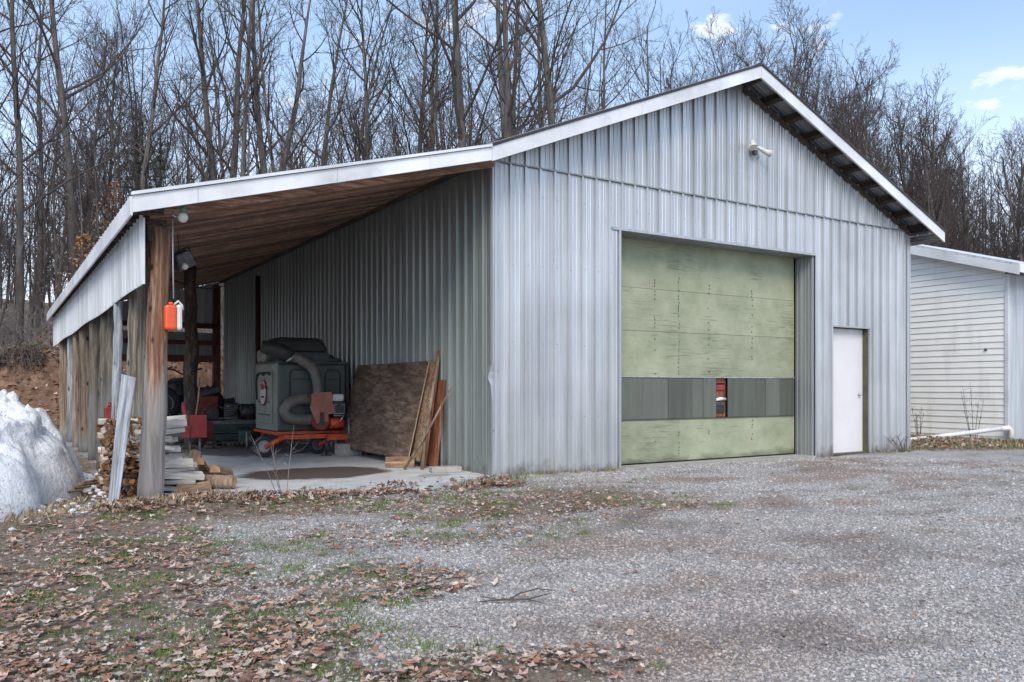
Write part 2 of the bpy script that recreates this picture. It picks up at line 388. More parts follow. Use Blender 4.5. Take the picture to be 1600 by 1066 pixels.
def m_snow():
    m, t, b = mat('old_snow'); o = coord(t)
    cc = ramp(t, tnoise(t, o, 2.4, 5), [(.3, (.82, .85, .90)), (.6, (.93, .94, .95))])
    cc = mix(t, ramp(t, tnoise(t, coord(t, (1, 1, 1.8)), 7, 6, .75), [(.54, 0.0), (.70, .55)]), cc, (.36, .35, .35))
    cc = mix(t, ramp(t, tnoise(t, o, 45, 3), [(.63, 0.0), (.70, .85)]), cc, (.12, .10, .085))
    t.links.new(cc, b.inputs['Base Color']); b.inputs['Roughness'].default_value = .6
    b.inputs['Subsurface Weight'].default_value = .08; b.inputs['Subsurface Radius'].default_value = (.05, .07, .09); b.inputs['Subsurface Scale'].default_value = .4
    bump(t, b, tnoise(t, o, 16, 6, .7), .9, .05); return m
M['snow'] = m_snow()
def m_bark(name, a, c):
    m, t, b = mat(name); g = tnoise(t, coord(t, (7, 7, 1.3)), 1.0, 5, .65)
    cc = ramp(t, g, [(.3, a), (.68, c)]); cc = rnd_gain(t, cc, .8, 1.25)
    t.links.new(cc, b.inputs['Base Color']); b.inputs['Roughness'].default_value = .95; bump(t, b, g, .7, .03); return m
M['trunk'] = m_bark('tree_bark', (.05, .043, .039), (.175, .155, .138))
M['twig'] = m_bark('twig_bark', (.040, .031, .029), (.115, .092, .084))
M['palewood'] = m_bark('pale_bark', (.12, .105, .10), (.30, .27, .26))

# ------------------------------------------------------------------ terrain
def sm(a, b, x):
    t = np.clip((x - a) / (b - a), 0, 1); return t * t * (3 - 2 * t)
def bankline(x): return 15.9 + .12 * np.maximum(x, -4) - .0 + .35 * np.minimum(x + 4, 0) * .6 + .5 * np.sin(x * .7)
def height(x, y):
    x = np.asarray(x, float); y = np.asarray(y, float)
    g = bankline(x)
    h = 2.15 * sm(0, 2.3, y - g) + .105 * np.maximum(0, y - g - 2.0)
    h = np.minimum(h, 13)
    h += .10 * np.exp(-(((x - 10.6) / 1.1) ** 2 + ((y - .6) / 1.3) ** 2))                    # grassy hump between the buildings
    amp = sm(0, 2, y - g) * .25 + .02 * sm(-9.5, -4, -y)
    h += amp * (np.sin(x * 1.1 + .6 * y) * np.cos(y * .9 - .4 * x) + .5 * np.sin(2.7 * x - y))
    h += .09 * np.exp(-(((x + 3.5) / 1.0) ** 2 + ((y + .78) / .30) ** 2))                    # heap of leaves and straw before the slab
    return h
# places where leaves gather (world metres): x, y, rx, ry, amount
BL = [(-5.4, -2.6, 1.7, 3.4, 1.0), (-.6, -2.2, 1.5, .8, 1.0), (-3.5, -4.4, 1.0, .6, .6), (-3.95, -6.15, .95, .38, 1.0),
      (-3.4, -1.0, 1.3, .55, 1.0), (-1.7, -1.4, 1.8, .8, .6), (-2.2, -2.9, 2.0, .9, .45), (-.3, -1.6, 1.7, .6, .6), (.3, -3.1, .7, .3, .55), (-4.6, -5.2, .8, 1.4, .8), (-2.5, -2.2, .8, .6, .35),
      (9.9, .3, 1.5, .7, .9), (12.0, -.7, 2.2, .5, .9), (-5.5, 6, 1.6, 7, 1.0), (-9, 5, 3, 12, .9), (-4.5, 1.6, .5, 1.6, .9), (-7.0, -3, 2.0, 6, .9), (.6, -1.2, 1.2, .35, .4)]
def leafd(x, y):
    x = np.asarray(x, float); y = np.asarray(y, float); d = np.zeros_like(x)
    for (a, b, rx, ry, m_) in BL:
        d = np.maximum(d, m_ * (1 - sm(.55, 1.25, np.sqrt(((x - a) / rx) ** 2 + ((y - b) / ry) ** 2))))
    d = np.maximum(d, sm(-.6, 1, y - bankline(x)) * .8)
    return d
def grid_axis(lo, hi, centre, fine, growth):
    pts = [centre]; s = fine
    while pts[-1] < hi: pts.append(pts[-1] + s); s = s * growth if pts[-1] > centre + 16 else s
    s = fine; q = [centre]
    while q[-1] > lo: q.append(q[-1] - s); s = s * growth if q[-1] < centre - 16 else s
    return np.array(sorted(q[1:] + pts))
gx = grid_axis(-400, 400, 0, .22, 1.13); gy = grid_axis(-400, 400, 3, .22, 1.13)
X, Y = np.meshgrid(gx, gy); Z = height(X, Y)
nx, ny = len(gx), len(gy)
vv = np.stack([X.ravel(), Y.ravel(), Z.ravel()], 1)
idx = np.arange(nx * ny).reshape(ny, nx)
ff = np.stack([idx[:-1, :-1], idx[:-1, 1:], idx[1:, 1:], idx[1:, :-1]], -1).reshape(-1, 4)
def np_mesh(name, v, f, mtl, smooth=True):
    m = bpy.data.meshes.new(name); k = f.shape[1]
    m.vertices.add(len(v)); m.vertices.foreach_set('co', v.astype(np.float32).ravel())
    m.loops.add(f.size); m.loops.foreach_set('vertex_index', f.astype(np.int32).ravel())
    m.polygons.add(len(f)); m.polygons.foreach_set('loop_start', np.arange(0, f.size, k, dtype=np.int32))
    m.polygons.foreach_set('use_smooth', np.full(len(f), smooth))
    m.update(calc_edges=True); m.validate()
    if mtl: m.materials.append(mtl)
    return m
gm = np_mesh('ground', vv, ff, M['ground'])
dirt = np.clip(leafd(vv[:, 0], vv[:, 1]) * .95 + .06, 0, 1)
def dampf(x, y):
    v = np.array([mnoise.noise(Vector((a * 1.1 + b * .5, b * 2.3, 6.2))) + .6 * mnoise.noise(Vector((a * 3.1, b * 5.2, 2.1))) + .4 * mnoise.noise(Vector((a * 8, b * 11, 2.1))) for a, b in zip(x, y)])
    return np.clip(sm(-.05, .7, v) * .95, 0, 1)
def brownf(x, y):
    v = np.array([mnoise.noise(Vector((a * .55, b * .9, 1.7))) + .5 * mnoise.noise(Vector((a * 1.7, b * 2.2, 4.1))) for a, b in zip(x, y)])
    bl = .55 * np.exp(-(((x + 2.4) / 1.5) ** 2 + ((y + 5.9) / .8) ** 2)) + .35 * np.exp(-(((x + .5) / 1.3) ** 2 + ((y + 4.3) / .7) ** 2))
    return np.clip(sm(-.02, .5, v) + bl, 0, 1)
at_ = gm.attributes.new('brown', 'FLOAT', 'POINT'); bw = np.zeros(len(vv)); nr = (np.abs(vv[:, 0]) < 25) & (np.abs(vv[:, 1]) < 25)
bw[nr] = brownf(vv[nr, 0], vv[nr, 1]); at_.data.foreach_set('value', bw.astype(np.float32))
at_ = gm.attributes.new('damp', 'FLOAT', 'POINT'); bw = np.zeros(len(vv)); bw[nr] = dampf(vv[nr, 0], vv[nr, 1]); at_.data.foreach_set('value', bw.astype(np.float32))
at_ = gm.attributes.new('dirt', 'FLOAT', 'POINT'); at_.data.foreach_set('value', dirt.astype(np.float32))
bd = vv[:, 1] - bankline(vv[:, 0])
bank = sm(-.2, .4, bd) * (1 - sm(1.9, 2.6, bd)) * .9
at_ = gm.attributes.new('bank', 'FLOAT', 'POINT'); at_.data.foreach_set('value', bank.astype(np.float32))
ground = link('ground', gm); tag(ground, 'grey gravel yard with dirt, rising into a wooded bank behind the barn', kind='structure')

# concrete slab under the lean-to
sl = MB(); rs = random.Random(4)
edge = [(-3.78, -.30), (-3.6, -.40), (-3.0, -.50), (-2.4, -.56), (-1.8, -.50), (-1.2, -.52), (-.7, -.30), (-.35, -.12), (0.02, -.03)]
poly = edge + [(0.02, 14.3), (-3.78, 14.3)]
sl.prism(poly, 2, -.1, .035)
slab = sl.build('concrete_slab', M['slab']); tag(slab, 'pale concrete slab with a brown puddle stain under the lean-to', kind='structure')

# ------------------------------------------------------------------ barn
barn = empty('barn'); tag(barn, 'galvanised metal barn with large green door and open timber lean-to on its left', 'barn')
D = 14.4; WX = 8.85; RX = 4.43
PITCH = .2286
PROF = [(.000, 0), (.006, .029), (.034, .029), (.042, 0), (.095, 0), (.101, .0045), (.112, .0045), (.118, 0), (.158, 0), (.164, .0045), (.175, .0045), (.181, 0)]
def sheet(name, mtl, o, u, n, u0, u1, lo, hi, vdir=(0, 0, 1), parent=barn, breaks=(), lip=.004):
    """ribbed sheet: o origin, u run direction, n outward, lo(u)/hi(u) extents along vdir; lo may return None (opening)"""
    o, u, n, vd = Vector(o), Vector(u), Vector(n), Vector(vdir)
    pts = []
    k = 0; a = u0
    while a < u1 - 1e-6:
        for (p, h) in PROF:
            if a + p < u1 - 1e-6: pts.append((a + p, h + (lip if k == 0 and h > .01 else 0)))
        a += PITCH; k += 1
    pts.append((u1, 0))
    for bk in breaks:
        if u0 < bk < u1:
            for i in range(len(pts) - 1):
                if pts[i][0] < bk < pts[i + 1][0]:
                    f_ = (bk - pts[i][0]) / (pts[i + 1][0] - pts[i][0])
                    pts.insert(i + 1, (bk, pts[i][1] + f_ * (pts[i + 1][1] - pts[i][1]))); break
    b = MB()
    for (a0, h0), (a1, h1) in zip(pts, pts[1:]):
        mid = (a0 + a1) / 2; eps = 1e-4
        l0, l1 = lo(a0 + eps), lo(a1 - eps); t0, t1 = hi(a0 + eps), hi(a1 - eps)
        if t0 <= l0 and t1 <= l1: continue
        P = [o + u * a0 + n * h0 + vd * l0, o + u * a1 + n * h1 + vd * l1, o + u * a1 + n * h1 + vd * max(t1, l1), o + u * a0 + n * h0 + vd * max(t0, l0)]
        b.add(P, [(0, 1, 2, 3)])
    return b.build(name, mtl, parent, recalc=False)
const = lambda c: (lambda u: c)
GD = (2.05, 6.20, 3.33); PD = (6.70, 7.66, 2.17)
def front_lo(x):
    if GD[0] < x < GD[1]: return GD[2]
    if PD[0] < x < PD[1]: return PD[2]
    return -.03
x = .0
while x < WX - .01:
    sheet('wall_sheet', M['wall'], (0, 0, 0), (1, 0, 0), (0, -1, 0), x, min(x + 4 * PITCH, WX), front_lo, const(4.02), breaks=(GD[0], GD[1], PD[0], PD[1])); x += 4 * PITCH
RZ = 5.98; EZ = 4.04
def roofz(x): return RZ - (RZ - EZ) / (RX + .27) * abs(x - RX)
x = .0
while x < WX - .01:
    sheet('gable_sheet', M['wall'], (0, -.014, 0), (1, 0, 0), (0, -1, 0), x, min(x + 4 * PITCH, WX), const(4.0), lambda u: roofz(u) - .13, breaks=(RX,)); x += 4 * PITCH
MB().mm((.02, -.036, 3.985), (WX, -.0145, 4.002)).build('gable_flashing', M['jamb'], barn)
y = 0.0
while y < D - .01:                              # side wall in the lean-to
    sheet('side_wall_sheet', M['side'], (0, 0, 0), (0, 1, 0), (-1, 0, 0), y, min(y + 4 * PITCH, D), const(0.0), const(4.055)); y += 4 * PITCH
y = 0.0
while y < D - .01:                              # far side wall
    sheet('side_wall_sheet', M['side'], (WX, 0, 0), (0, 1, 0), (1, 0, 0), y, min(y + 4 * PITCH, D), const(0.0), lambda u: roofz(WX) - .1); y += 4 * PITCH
x = 0.0
while x < WX - .01:
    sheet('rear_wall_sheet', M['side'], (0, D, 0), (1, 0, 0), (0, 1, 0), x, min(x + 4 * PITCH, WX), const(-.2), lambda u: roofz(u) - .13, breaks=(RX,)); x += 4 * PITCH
# corner trims, the front left one dented at bumper height
ct = MB(); zs = [0, .35, .62, .8, 1.0, 1.18, 1.26, 1.34, 1.45, 1.6, 2.2, 3.0, 4.0]
for z0, z1 in zip(zs, zs[1:]):
    dd = lambda z: {1.18: .02, 1.26: .05, 1.34: .035, 1.0: .006}.get(z, 0)
    e0, e1 = dd(z0), dd(z1)
    ct.add([(.085, -.022, z0), (-.026 - e0, -.026 + e0 * .6, z0), (-.026 - e0, -.026 + e0 * .6, z0), (-.022 - e0*.3, .08, z0),
            (.085, -.022, z1), (-.026 - e1, -.026 + e1 * .6, z1), (-.026 - e1, -.026 + e1 * .6, z1), (-.022 - e1*.3, .08, z1)], [(0, 1, 5, 4), (2, 3, 7, 6)])
ct.build('corner_trim', M['corner'], barn, recalc=False)
MB().mm((-.034, -.032, .60), (.03, -.028, .605)).build('corner_trim_seam', M['darkmetal'], barn)
MB().mm((WX - .07, -.03, 0), (WX + .03, -.02, 3.98)).mm((WX + .02, -.02, 0), (WX + .03, .09, 3.9)).build('corner_trim', M['corner'], barn)
# screws
sc_ = MB(); r_ = random.Random(2)
for z in (.75, 1.72, 2.72, 3.62):
    for k in range(38):
        xx = k * PITCH + .066 + (PITCH * .02)
        if xx > WX - .1 or (GD[0] - .03 < xx < GD[1] + .03 and z < GD[2]) or (PD[0] - .03 < xx < PD[1] + .03 and z < PD[2]): continue
        sc_.box((xx, -.003, z + r_.uniform(-.015, .015)), (.013, .010, .013))
for z in (4.45, 4.95, 5.4):
    for k in range(38):
        xx = k * PITCH + .066
        if z > roofz(xx) - .3: continue
        sc_.box((xx, -.017, z + r_.uniform(-.01, .01)), (.013, .010, .013))
tag(sc_.build('screw_head', M['chrome'], barn), kind='stuff')

# main roof: ribbed sheets, ribs run down the slope
OV = .40
def slope_sheets(x0, z0, x1, z1, ya, yb, name='roof_sheet', mtl='roof'):
    d = Vector((x1 - x0, 0, z1 - z0)); Ln = d.length; d.normalize(); n = Vector((-d.z, 0, d.x));
    if n.z < 0: n = -n
    yy = ya
    while yy < yb - .01:
        sheet(name, M[mtl], (x0, 0, z0), (0, 1, 0), n, yy, min(yy + 4 * PITCH, yb), const(0), const(Ln), vdir=d); yy += 4 * PITCH
EXR = 9.30
slope_sheets(RX, RZ, EXR, roofz(EXR), -OV - .02, D + .3)
slope_sheets(RX, RZ, -.30, roofz(-.30), -OV - .02, D + .3)
MB().prism([(RX - .16, roofz(RX - .16) + .026), (RX, RZ + .032), (RX + .16, roofz(RX + .16) + .026), (RX + .16, roofz(RX + .16) + .034), (RX, RZ + .042), (RX - .16, roofz(RX - .16) + .034)], 1, -OV - .03, D + .3).build('ridge_cap', M['blacktop'], barn)
# rake fascia boards (white), a dark drip edge above
def rake(x0, z0, x1, z1, h, y0, y1, name, mtl, off=0.0):
    MB().prism([(x0, z0 - off), (x1, z1 - off), (x1, z1 - off - h), (x0, z0 - off - h)], 1, y0, y1).build(name, mtl, barn)
mid = 2.08
rake(-.27, roofz(-.27), mid, roofz(mid), .175, -OV - .03, -OV + .0, 'rake_board', M['trim'], .012)
rake(mid + .004, roofz(mid), RX - .002, RZ, .175, -OV - .03, -OV, 'rake_board', M['trim'], .012)
rake(RX + .002, RZ, 6.9, roofz(6.9), .175, -OV - .03, -OV, 'rake_board', M['trim'], .012)
rake(6.904, roofz(6.9), EXR, roofz(EXR), .175, -OV - .03, -OV, 'rake_board', M['trim'], .012)
rake(-.27, roofz(-.27) + .028, RX, RZ + .028, .03, -OV - .05, -OV - .032, 'drip_edge', M['blacktop'])
rake(RX, RZ + .028, EXR + .03, roofz(EXR + .03) + .028, .03, -OV - .05, -OV - .032, 'drip_edge', M['blacktop'])
MB().mm((EXR - .02, -OV, roofz(EXR) - .15), (EXR, D + .3, roofz(EXR) - .012)).build('eave_board', M['trim'], barn)
# purlins carried through the gable, dark ends under the overhang
def purl(side):
    k = 0; s = .10
    while s < 4.9:
        xx = RX + side * s
        if -.2 < xx < 9.28:
            zz = roofz(xx) - .075
            ang = -side * math.atan((RZ - EZ) / (RX + .27))
            o = MB().box((0, (D - OV + .03) / 2 + 0.0, 0), (.085, D + OV - .05, .12), Matrix.Rotation(-ang, 3, 'Y')).build('purlin', M['purlin'], barn, (xx, 0, zz))
        s += .49; k += 1
purl(1); purl(-1)
MB().prism([(RX + .05, RZ - .19), (WX - .02, roofz(WX) - .15), (WX - .02, roofz(WX) - .24), (RX + .05, RZ - .28)], 1, -.052, -.038).build('gable_rafter', M['purlin'], barn)
# eave return at the far right corner, dark soffit box
MB().mm((WX + .04, -OV + .01, roofz(EXR) - .17), (EXR - .03, D, roofz(EXR) - .155)).build('soffit', M['blacktop'], barn)
# garage door recess
RY = .37
for xx in (GD[0], GD[1]):
    s = 1 if xx == GD[0] else -1
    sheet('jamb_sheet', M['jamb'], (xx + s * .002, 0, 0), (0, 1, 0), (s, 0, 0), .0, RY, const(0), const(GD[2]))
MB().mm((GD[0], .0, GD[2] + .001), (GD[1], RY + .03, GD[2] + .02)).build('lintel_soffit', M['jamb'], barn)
MB().mm((GD[0] - .14, -.030, GD[2] - .004), (GD[1] + .03, -.021, GD[2] + .034)).build('lintel_trim', M['corner'], barn)
for xx in (GD[0] - .03, GD[1]):
    MB().mm((xx, -.030, 0), (xx + .03, -.021, GD[2] - .006)).build('jamb_trim', M['corner'], barn)
MB().mm((GD[0] - .4, RY + .12, -.05), (PD[1] + .4, RY + .15, 3.6)).build('inner_wall', M['darkmetal'], barn)
MB().mm((GD[0], -.05, -.02), (GD[1], RY, .012)).build('door_sill', M['concreteblock'], barn)
gd = empty('overhead_door', (0, 0, 0), parent=barn); gd['label'] = 'peeling pale green plywood overhead door with a dark band of panels'
def panel(x0, x1, z0, z1, m_='greenpaint', name='door_panel', y=RY, t=.02):
    return MB().mm((x0 + .002, y, z0 + .002), (x1 - .002, y + t, z1 - .002)).build(name, M[m_], gd, bevel=.002)
for z0, z1 in ((2.61, 3.36), (1.98, 2.61), (1.31, 1.98), (.03, .665)):
    j = .003 * ((int(z0 * 10)) % 3)
    panel(GD[0] + .01, 3.52, z0, z1, y=RY + j)
    panel(3.52, GD[1] - .03, z0, z1, y=RY + j + .002)
bxs = [2.06, 2.42, 2.80, 3.30, 3.66, 3.80, 4.03, 4.31]
for i, (a, b_) in enumerate(zip(bxs, bxs[1:])): panel(a, b_, .672, 1.30, 'band', 'band_panel', RY - .004 + .004 * (i % 3))
bxs = [4.575, 4.94, 5.22, 5.46, 5.8, GD[1] - .03]
for i, (a, b_) in enumerate(zip(bxs, bxs[1:])): panel(a, b_, .672, 1.30, 'band', 'band_panel', RY - .004 + .004 * (i % 3))
MB().mm((GD[0] + .01, RY - .012, 1.295), (GD[1] - .03, RY - .005, 1.312)).build('door_rail', M['chrome'], gd)
MB().mm((GD[0] + .01, RY - .012, .66), (GD[1] - .03, RY - .005, .672)).build('door_rail', M['olivetrim'], gd)
# narrow gap in the band showing rusty timber and clutter behind
gw = MB().mm((4.315, RY + .05, .68), (4.57, RY + .06, 1.295)).build('door_window', M['orangewood'], gd)
for zz, hh, mm_ in ((.745, .10, 'black'), (1.10, .14, 'darkred'), (.86, .06, 'darkmetal'), (1.19, .02, 'black')):
    MB().mm((4.35, RY + .03, zz), (4.53, RY + .045, zz + hh)).build('window_clutter', M[mm_], gd)
MB().tube([(4.33, RY + .03, .945), (4.42, RY + .02, .965), (4.55, RY + .03, .96)], [.02, .03, .02], 8).build('window_clutter', M['whiteplastic'], gd)
# nail rows on the plywood
nl = MB(); r_ = random.Random(7)
for xx in (3.03, 3.515, 4.15, 5.13):
    for z0, z1 in ((2.05, 2.62), (1.35, 1.97), (.08, .62), (2.62, 2.82)):
        z = z0
        while z < z1:
            if r_.random() < .62 and (abs(z - 1.98) < .18 or abs(z - 2.61) < .14 or xx == 3.515 or r_.random() < .3):
                nl.box((xx + r_.uniform(-.012, .012), RY - .002, z), (.014, .008, .016))
            z += r_.uniform(.035, .07)
tag(nl.build('nail', M['olivetrim'], gd), kind='stuff')
# person door
pdo = MB().mm((PD[0] + .005, .10, .02), (PD[1] - .012, .14, PD[2] - .01)).build('side_door', M['doorwhite'], barn, bevel=.003); pdo['label'] = 'narrow plain white side door'
MB().sphere((PD[1] - .13, .07, 1.02), .027, 10, 8).build('door_knob', M['chrome'], pdo)
MB().mm((PD[1] - .01, .0, .0), (PD[1] + .0, .16, PD[2])).build('door_jamb', M['olivetrim'], barn)
MB().mm((PD[0], .0, .0), (PD[0] + .004, .16, PD[2])).build('door_jamb', M['olivetrim'], barn)
MB().mm((PD[0], .0, PD[2] + .001), (PD[1], .16, PD[2] + .02)).build('door_head', M['olivetrim'], barn)
MB().mm((PD[0] - .03, -.035, PD[2] - .002), (PD[1] + .05, -.021, PD[2] + .022)).build('door_trim', M['corner'], barn)
MB().mm((PD[1] + .002, -.030, 0), (PD[1] + .045, -.021, PD[2] - .004)).build('door_trim', M['corner'], barn)
MB().mm((PD[0], .01, -.01), (PD[1], .15, .018)).build('door_step', M['olivetrim'], barn)

# ---- lean-to
LX = -4.20; LS = .272
def leanz(x): return 4.03 + LS * (x + .27)
slope_sheets(-.27, leanz(-.27), LX, leanz(LX), -OV - .02, D)
def lrake(x0, x1, h=.165, y=-OV - .03):
    MB().prism([(x0, leanz(x0) - .012), (x1, leanz(x1) - .012), (x1, leanz(x1) - h), (x0, leanz(x0) - h)], 1, y, y + .03).build('rake_board', M['trim'], barn)
lrake(LX, -3.62); lrake(-3.617, -2.2); lrake(-2.197, -1.1); lrake(-1.097, -.275)
MB().prism([(LX - .02, leanz(LX) + .018), (-.28, leanz(-.28) + .022), (-.28, leanz(-.28) - .006), (LX - .02, leanz(LX) - .01)], 1, -OV - .055, -OV - .032).build('drip_edge', M['trim'], barn)
y = -OV
while y < D - .1:
    MB().mm((LX - .022, y + .002, leanz(LX) - .19), (LX, min(y + 3.0, D) - .002, leanz(LX) - .012)).build('eave_board', M['trim'], barn); y += 3.0
k = 0; y = -OV + .01; r_ = random.Random(5)
PMESH = {}
while y < D - .1:                              # planks under the roof sheets, laid up the slope
    wd = r_.choice((.14, .16, .19))
    x0, x1 = -3.98, -.03
    dz = r_.uniform(0, .006)
    bq = MB(); zt = -.035 - dz
    segs = 1 if r_.random() < .6 else 2
    cut = r_.uniform(-3, -1)
    for (a, b_) in ([(x0, x1)] if segs == 1 else [(x0, cut), (cut + .004, x1)]):
        bb = MB().add([(a, y, leanz(a) + zt), (b_, y, leanz(b_) + zt), (b_, y + wd - .005, leanz(b_) + zt), (a, y + wd - .005, leanz(a) + zt),
                (a, y, leanz(a) + zt + .022), (b_, y, leanz(b_) + zt + .022), (b_, y + wd - .005, leanz(b_) + zt + .022), (a, y + wd - .005, leanz(a) + zt + .022)],
               [(0, 3, 2, 1), (4, 5, 6, 7), (0, 1, 5, 4), (1, 2, 6, 5), (2, 3, 7, 6), (3, 0, 4, 7)])
        bb.build('roof_plank', M['darkwood'], barn)
    y += wd
# rafter tails between eave board and skirt
y = -.25
while y < D - .1:
    MB().mm((LX + .002, y, leanz(LX) - .12), (-3.9, y + .05, leanz(LX) - .035)).build('rafter_tail', M['purlin'], barn); y += .61
# skirt of ribbed sheets along the post line
SKX = -4.07; SKB = 2.16
y = -.12
while y < D - .4:
    sheet('skirt_sheet', M['skirt'], (SKX, 0, 0), (0, 1, 0), (-1, 0, 0), y, min(y + 4 * PITCH, D - .3), lambda u: SKB + .012 * math.sin(u * 1.3), const(leanz(LX) - .125)); y += 4 * PITCH
MB().mm((SKX - .005, -.135, SKB), (SKX + .015, -.121, leanz(LX) - .15)).build('skirt_edge_trim', M['trim'], barn)
# beams on the posts
MB().mm((-4.02, -.05, 2.60), (-3.84, D - .2, 2.82)).build('eave_beam', M['purlin'], barn)
MB().prism([(-4.0, leanz(-4.0) - .20), (-.05, leanz(-.05) - .20), (-.05, leanz(-.05) - .05), (-4.0, leanz(-4.0) - .05)], 1, -.10, -.05).build('front_rafter', M['darkwood'], barn)
# posts
def post(x, y, r0, r1, lean, m_, top=2.65, seed=0, base=0):
    rr = random.Random(seed); p = []; R_ = []; n = 14
    for i in range(n + 1):
        t = i / n
        p.append((x + lean[0] * t + rr.uniform(-.006, .006), y + lean[1] * t + rr.uniform(-.006, .006), base + (top - base) * t)); R_.append(r0 + (r1 - r0) * t + rr.uniform(-.004, .004))
    random.seed(seed); return MB().tube(p, R_, 16, wob=.035).build('post', M[m_], barn, recalc=False)
pf = post(-3.985, 0.0, .125, .092, (.10, 0), 'post_front', 2.75, 1, -.05); pf['label'] = 'brown front corner post, grey and weathered at its foot'
post(-3.93, 1.45, .115, .10, (.03, 0), 'post', 2.65, 2, -.05)
post(-4.06, 2.15, .055, .05, (.03, 0), 'post_weathered', 2.2, 3, -.05)
post(-3.93, 4.1, .155, .125, (.03, .02), 'post', 2.65, 4, -.05)
post(-3.97, 5.7, .085, .085, (.02, 0), 'post', 2.65, 5, -.05)
post(-3.90, 7.55, .15, .135, (.0, 0), 'post_tan', 2.65, 6, -.05)
post(-3.97, 8.9, .075, .07, (.0, 0), 'post_tan', 2.65, 7, -.05)
post(-3.92, 10.6, .11, .10, (.0, 0), 'post_weathered', 2.65, 8, -.05)
post(-3.90, 12.9, .14, .13, (.0, 0), 'post_tan', 2.65, 9, -.05)
# rough trunk used as an inner prop, with branch stubs
rr = random.Random(11); p = [(-2.27 + rr.uniform(-.02, .02), 6.96 + rr.uniform(-.02, .02), .0 + i * .24) for i in range(15)]
random.seed(3); ip = MB().tube(p, [.13 - .002 * i + rr.uniform(-.006, .006) for i in range(15)], 14, wob=.05)
ip.tube([(-2.30, 6.9, 3.0), (-2.55, 6.8, 3.04), (-2.75, 6.75, 3.12)], [.022, .016, .008], 6)
ip.tube([(-2.24, 6.9, 2.98), (-2.0, 6.82, 2.95), (-1.7, 6.8, 3.02)], [.018, .012, .006], 6)
ipo = ip.build('prop_trunk', M['bark'], barn, recalc=False); ipo['label'] = 'dark rough tree trunk propping the lean-to roof'
# rear frame of the lean-to: red posts, girts and short metal sheets
MB().mm((-.30, D - .2, 0), (-.12, D - .02, 3.9)).build('rear_post', M['redwood'], barn)
MB().mm((-2.35, D - .18, 0), (-2.20, D - .04, 3.4)).build('rear_post', M['redwood'], barn)
for z0, z1 in ((2.72, 2.86), (2.28, 2.40), (1.82, 2.0)):
    MB().mm((-3.9, D - .22, z0), (-.12, D - .205, z1)).build('rear_girt', M['redwood' if z0 < 2.6 else 'purlin'], barn)
x = -3.95
while x < -.1:
    sheet('rear_skirt_sheet', M['skirt'], (0, D - .03, 0), (1, 0, 0), (0, -1, 0), x, min(x + 4 * PITCH, -.12), const(2.78), lambda u: leanz(u) - .06)
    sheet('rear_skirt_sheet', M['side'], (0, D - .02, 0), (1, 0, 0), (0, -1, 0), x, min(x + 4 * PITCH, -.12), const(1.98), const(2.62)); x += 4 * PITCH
# steel pipe standing by the wall
o = MB().tube([(-.35, 9.6, 0), (-.35, 9.6, 3.62)], .055, 10).build('steel_pipe', m_plain('rusty_pipe', (.06, .026, .028), .7, .2, .3, 12))
tag(o, 'dark red steel pipe standing upright against the barn side wall', 'pipe')

# ------------------------------------------------------------------ neighbouring shed
HX, HY = 11.9, -.22
house = empty('shed', (HX, HY, 0)); tag(house, 'white clapboard shed with low metal roof right of the barn', 'shed')
HS = .315; HR = 4.5     # roof slope, ridge distance
def hz_(dy): return 3.53 + HS * (dy if dy < HR else 2 * HR - dy)
z = .02; k = 0; EXPO = .128
while z < hz_(HR):
    dmin = max(0, (z + .01 - 3.53) / HS)
    if dmin < HR - .1:
        y0, y1 = max(.05, dmin), 2 * HR - max(.05, dmin)
        b = MB().add([(-.004, y0, z + EXPO - .002), (-.004, y1, z + EXPO - .002), (-.020, y1, z + .002), (-.020, y0, z + .002), (.006, y0, z + .002), (.006, y1, z + .002)],
                     [(0, 3, 2, 1), (3, 4, 5, 2)])
        b.build('siding_board', M['siding'], house, recalc=False)
    z += EXPO; k += 1
MB().prism([(.04, .0), (2 * HR - .04, .0), (2 * HR - .04, 3.4), (HR, hz_(HR) - .06), (.04, 3.4)], 0, .008, .05).build('wall_core', M['olivetrim'], house)
for i in range(6):
    MB().mm((.0 + i * .9, -.012 - .003 * (i % 2), 0), (.896 + i * .9, .01, 3.42)).build('front_board', M['skirt'], house)
MB().mm((-.035, -.03, -.02), (.0, .045, 3.42)).build('corner_board', M['trim'], house)
MB().mm((.03, .02, -.05), (5.4, 8.9, .12)).build('foundation', M['concreteblock'], house)
def hslab(x0, x1, d0, d1, h0, h1, name, m_):
    MB().add([(x0, d0, hz_(d0) + h0), (x1, d0, hz_(d0) + h0), (x1, d1, hz_(d1) + h0), (x0, d1, hz_(d1) + h0),
              (x0, d0, hz_(d0) + h1), (x1, d0, hz_(d0) + h1), (x1, d1, hz_(d1) + h1), (x0, d1, hz_(d1) + h1)],
             [(0, 3, 2, 1), (4, 5, 6, 7), (0, 1, 5, 4), (1, 2, 6, 5), (2, 3, 7, 6), (3, 0, 4, 7)]).build(name, M[m_], house)
hslab(-.28, 5.8, -.35, HR, .115, .14, 'roof', 'trim'); hslab(-.28, 5.8, HR, 2 * HR + .35, .115, .14, 'roof', 'trim')
hslab(-.31, -.28, -.36, HR, -.07, .10, 'rake_board', 'trim'); hslab(-.30, -.25, -.36, HR, .10, .150, 'drip_edge', 'skirt')
hslab(-.28, 0, -.30, HR, -.01, .004, 'soffit', 'trim')
MB().mm((-.31, -.39, hz_(-.35) - .03), (5.8, -.36, hz_(-.35) + .12)).build('eave_board', M['trim'], house)
MB().tube([(-.10, -.48, 3.26), (.1, -.46, 3.20), (.22, -.36, 3.10)], [.045, .05, .045], 8).tube([(-.1, -.44, 3.30), (5.6, -.44, 3.33)], .05, 8).build('gutter', M['trim'], house)
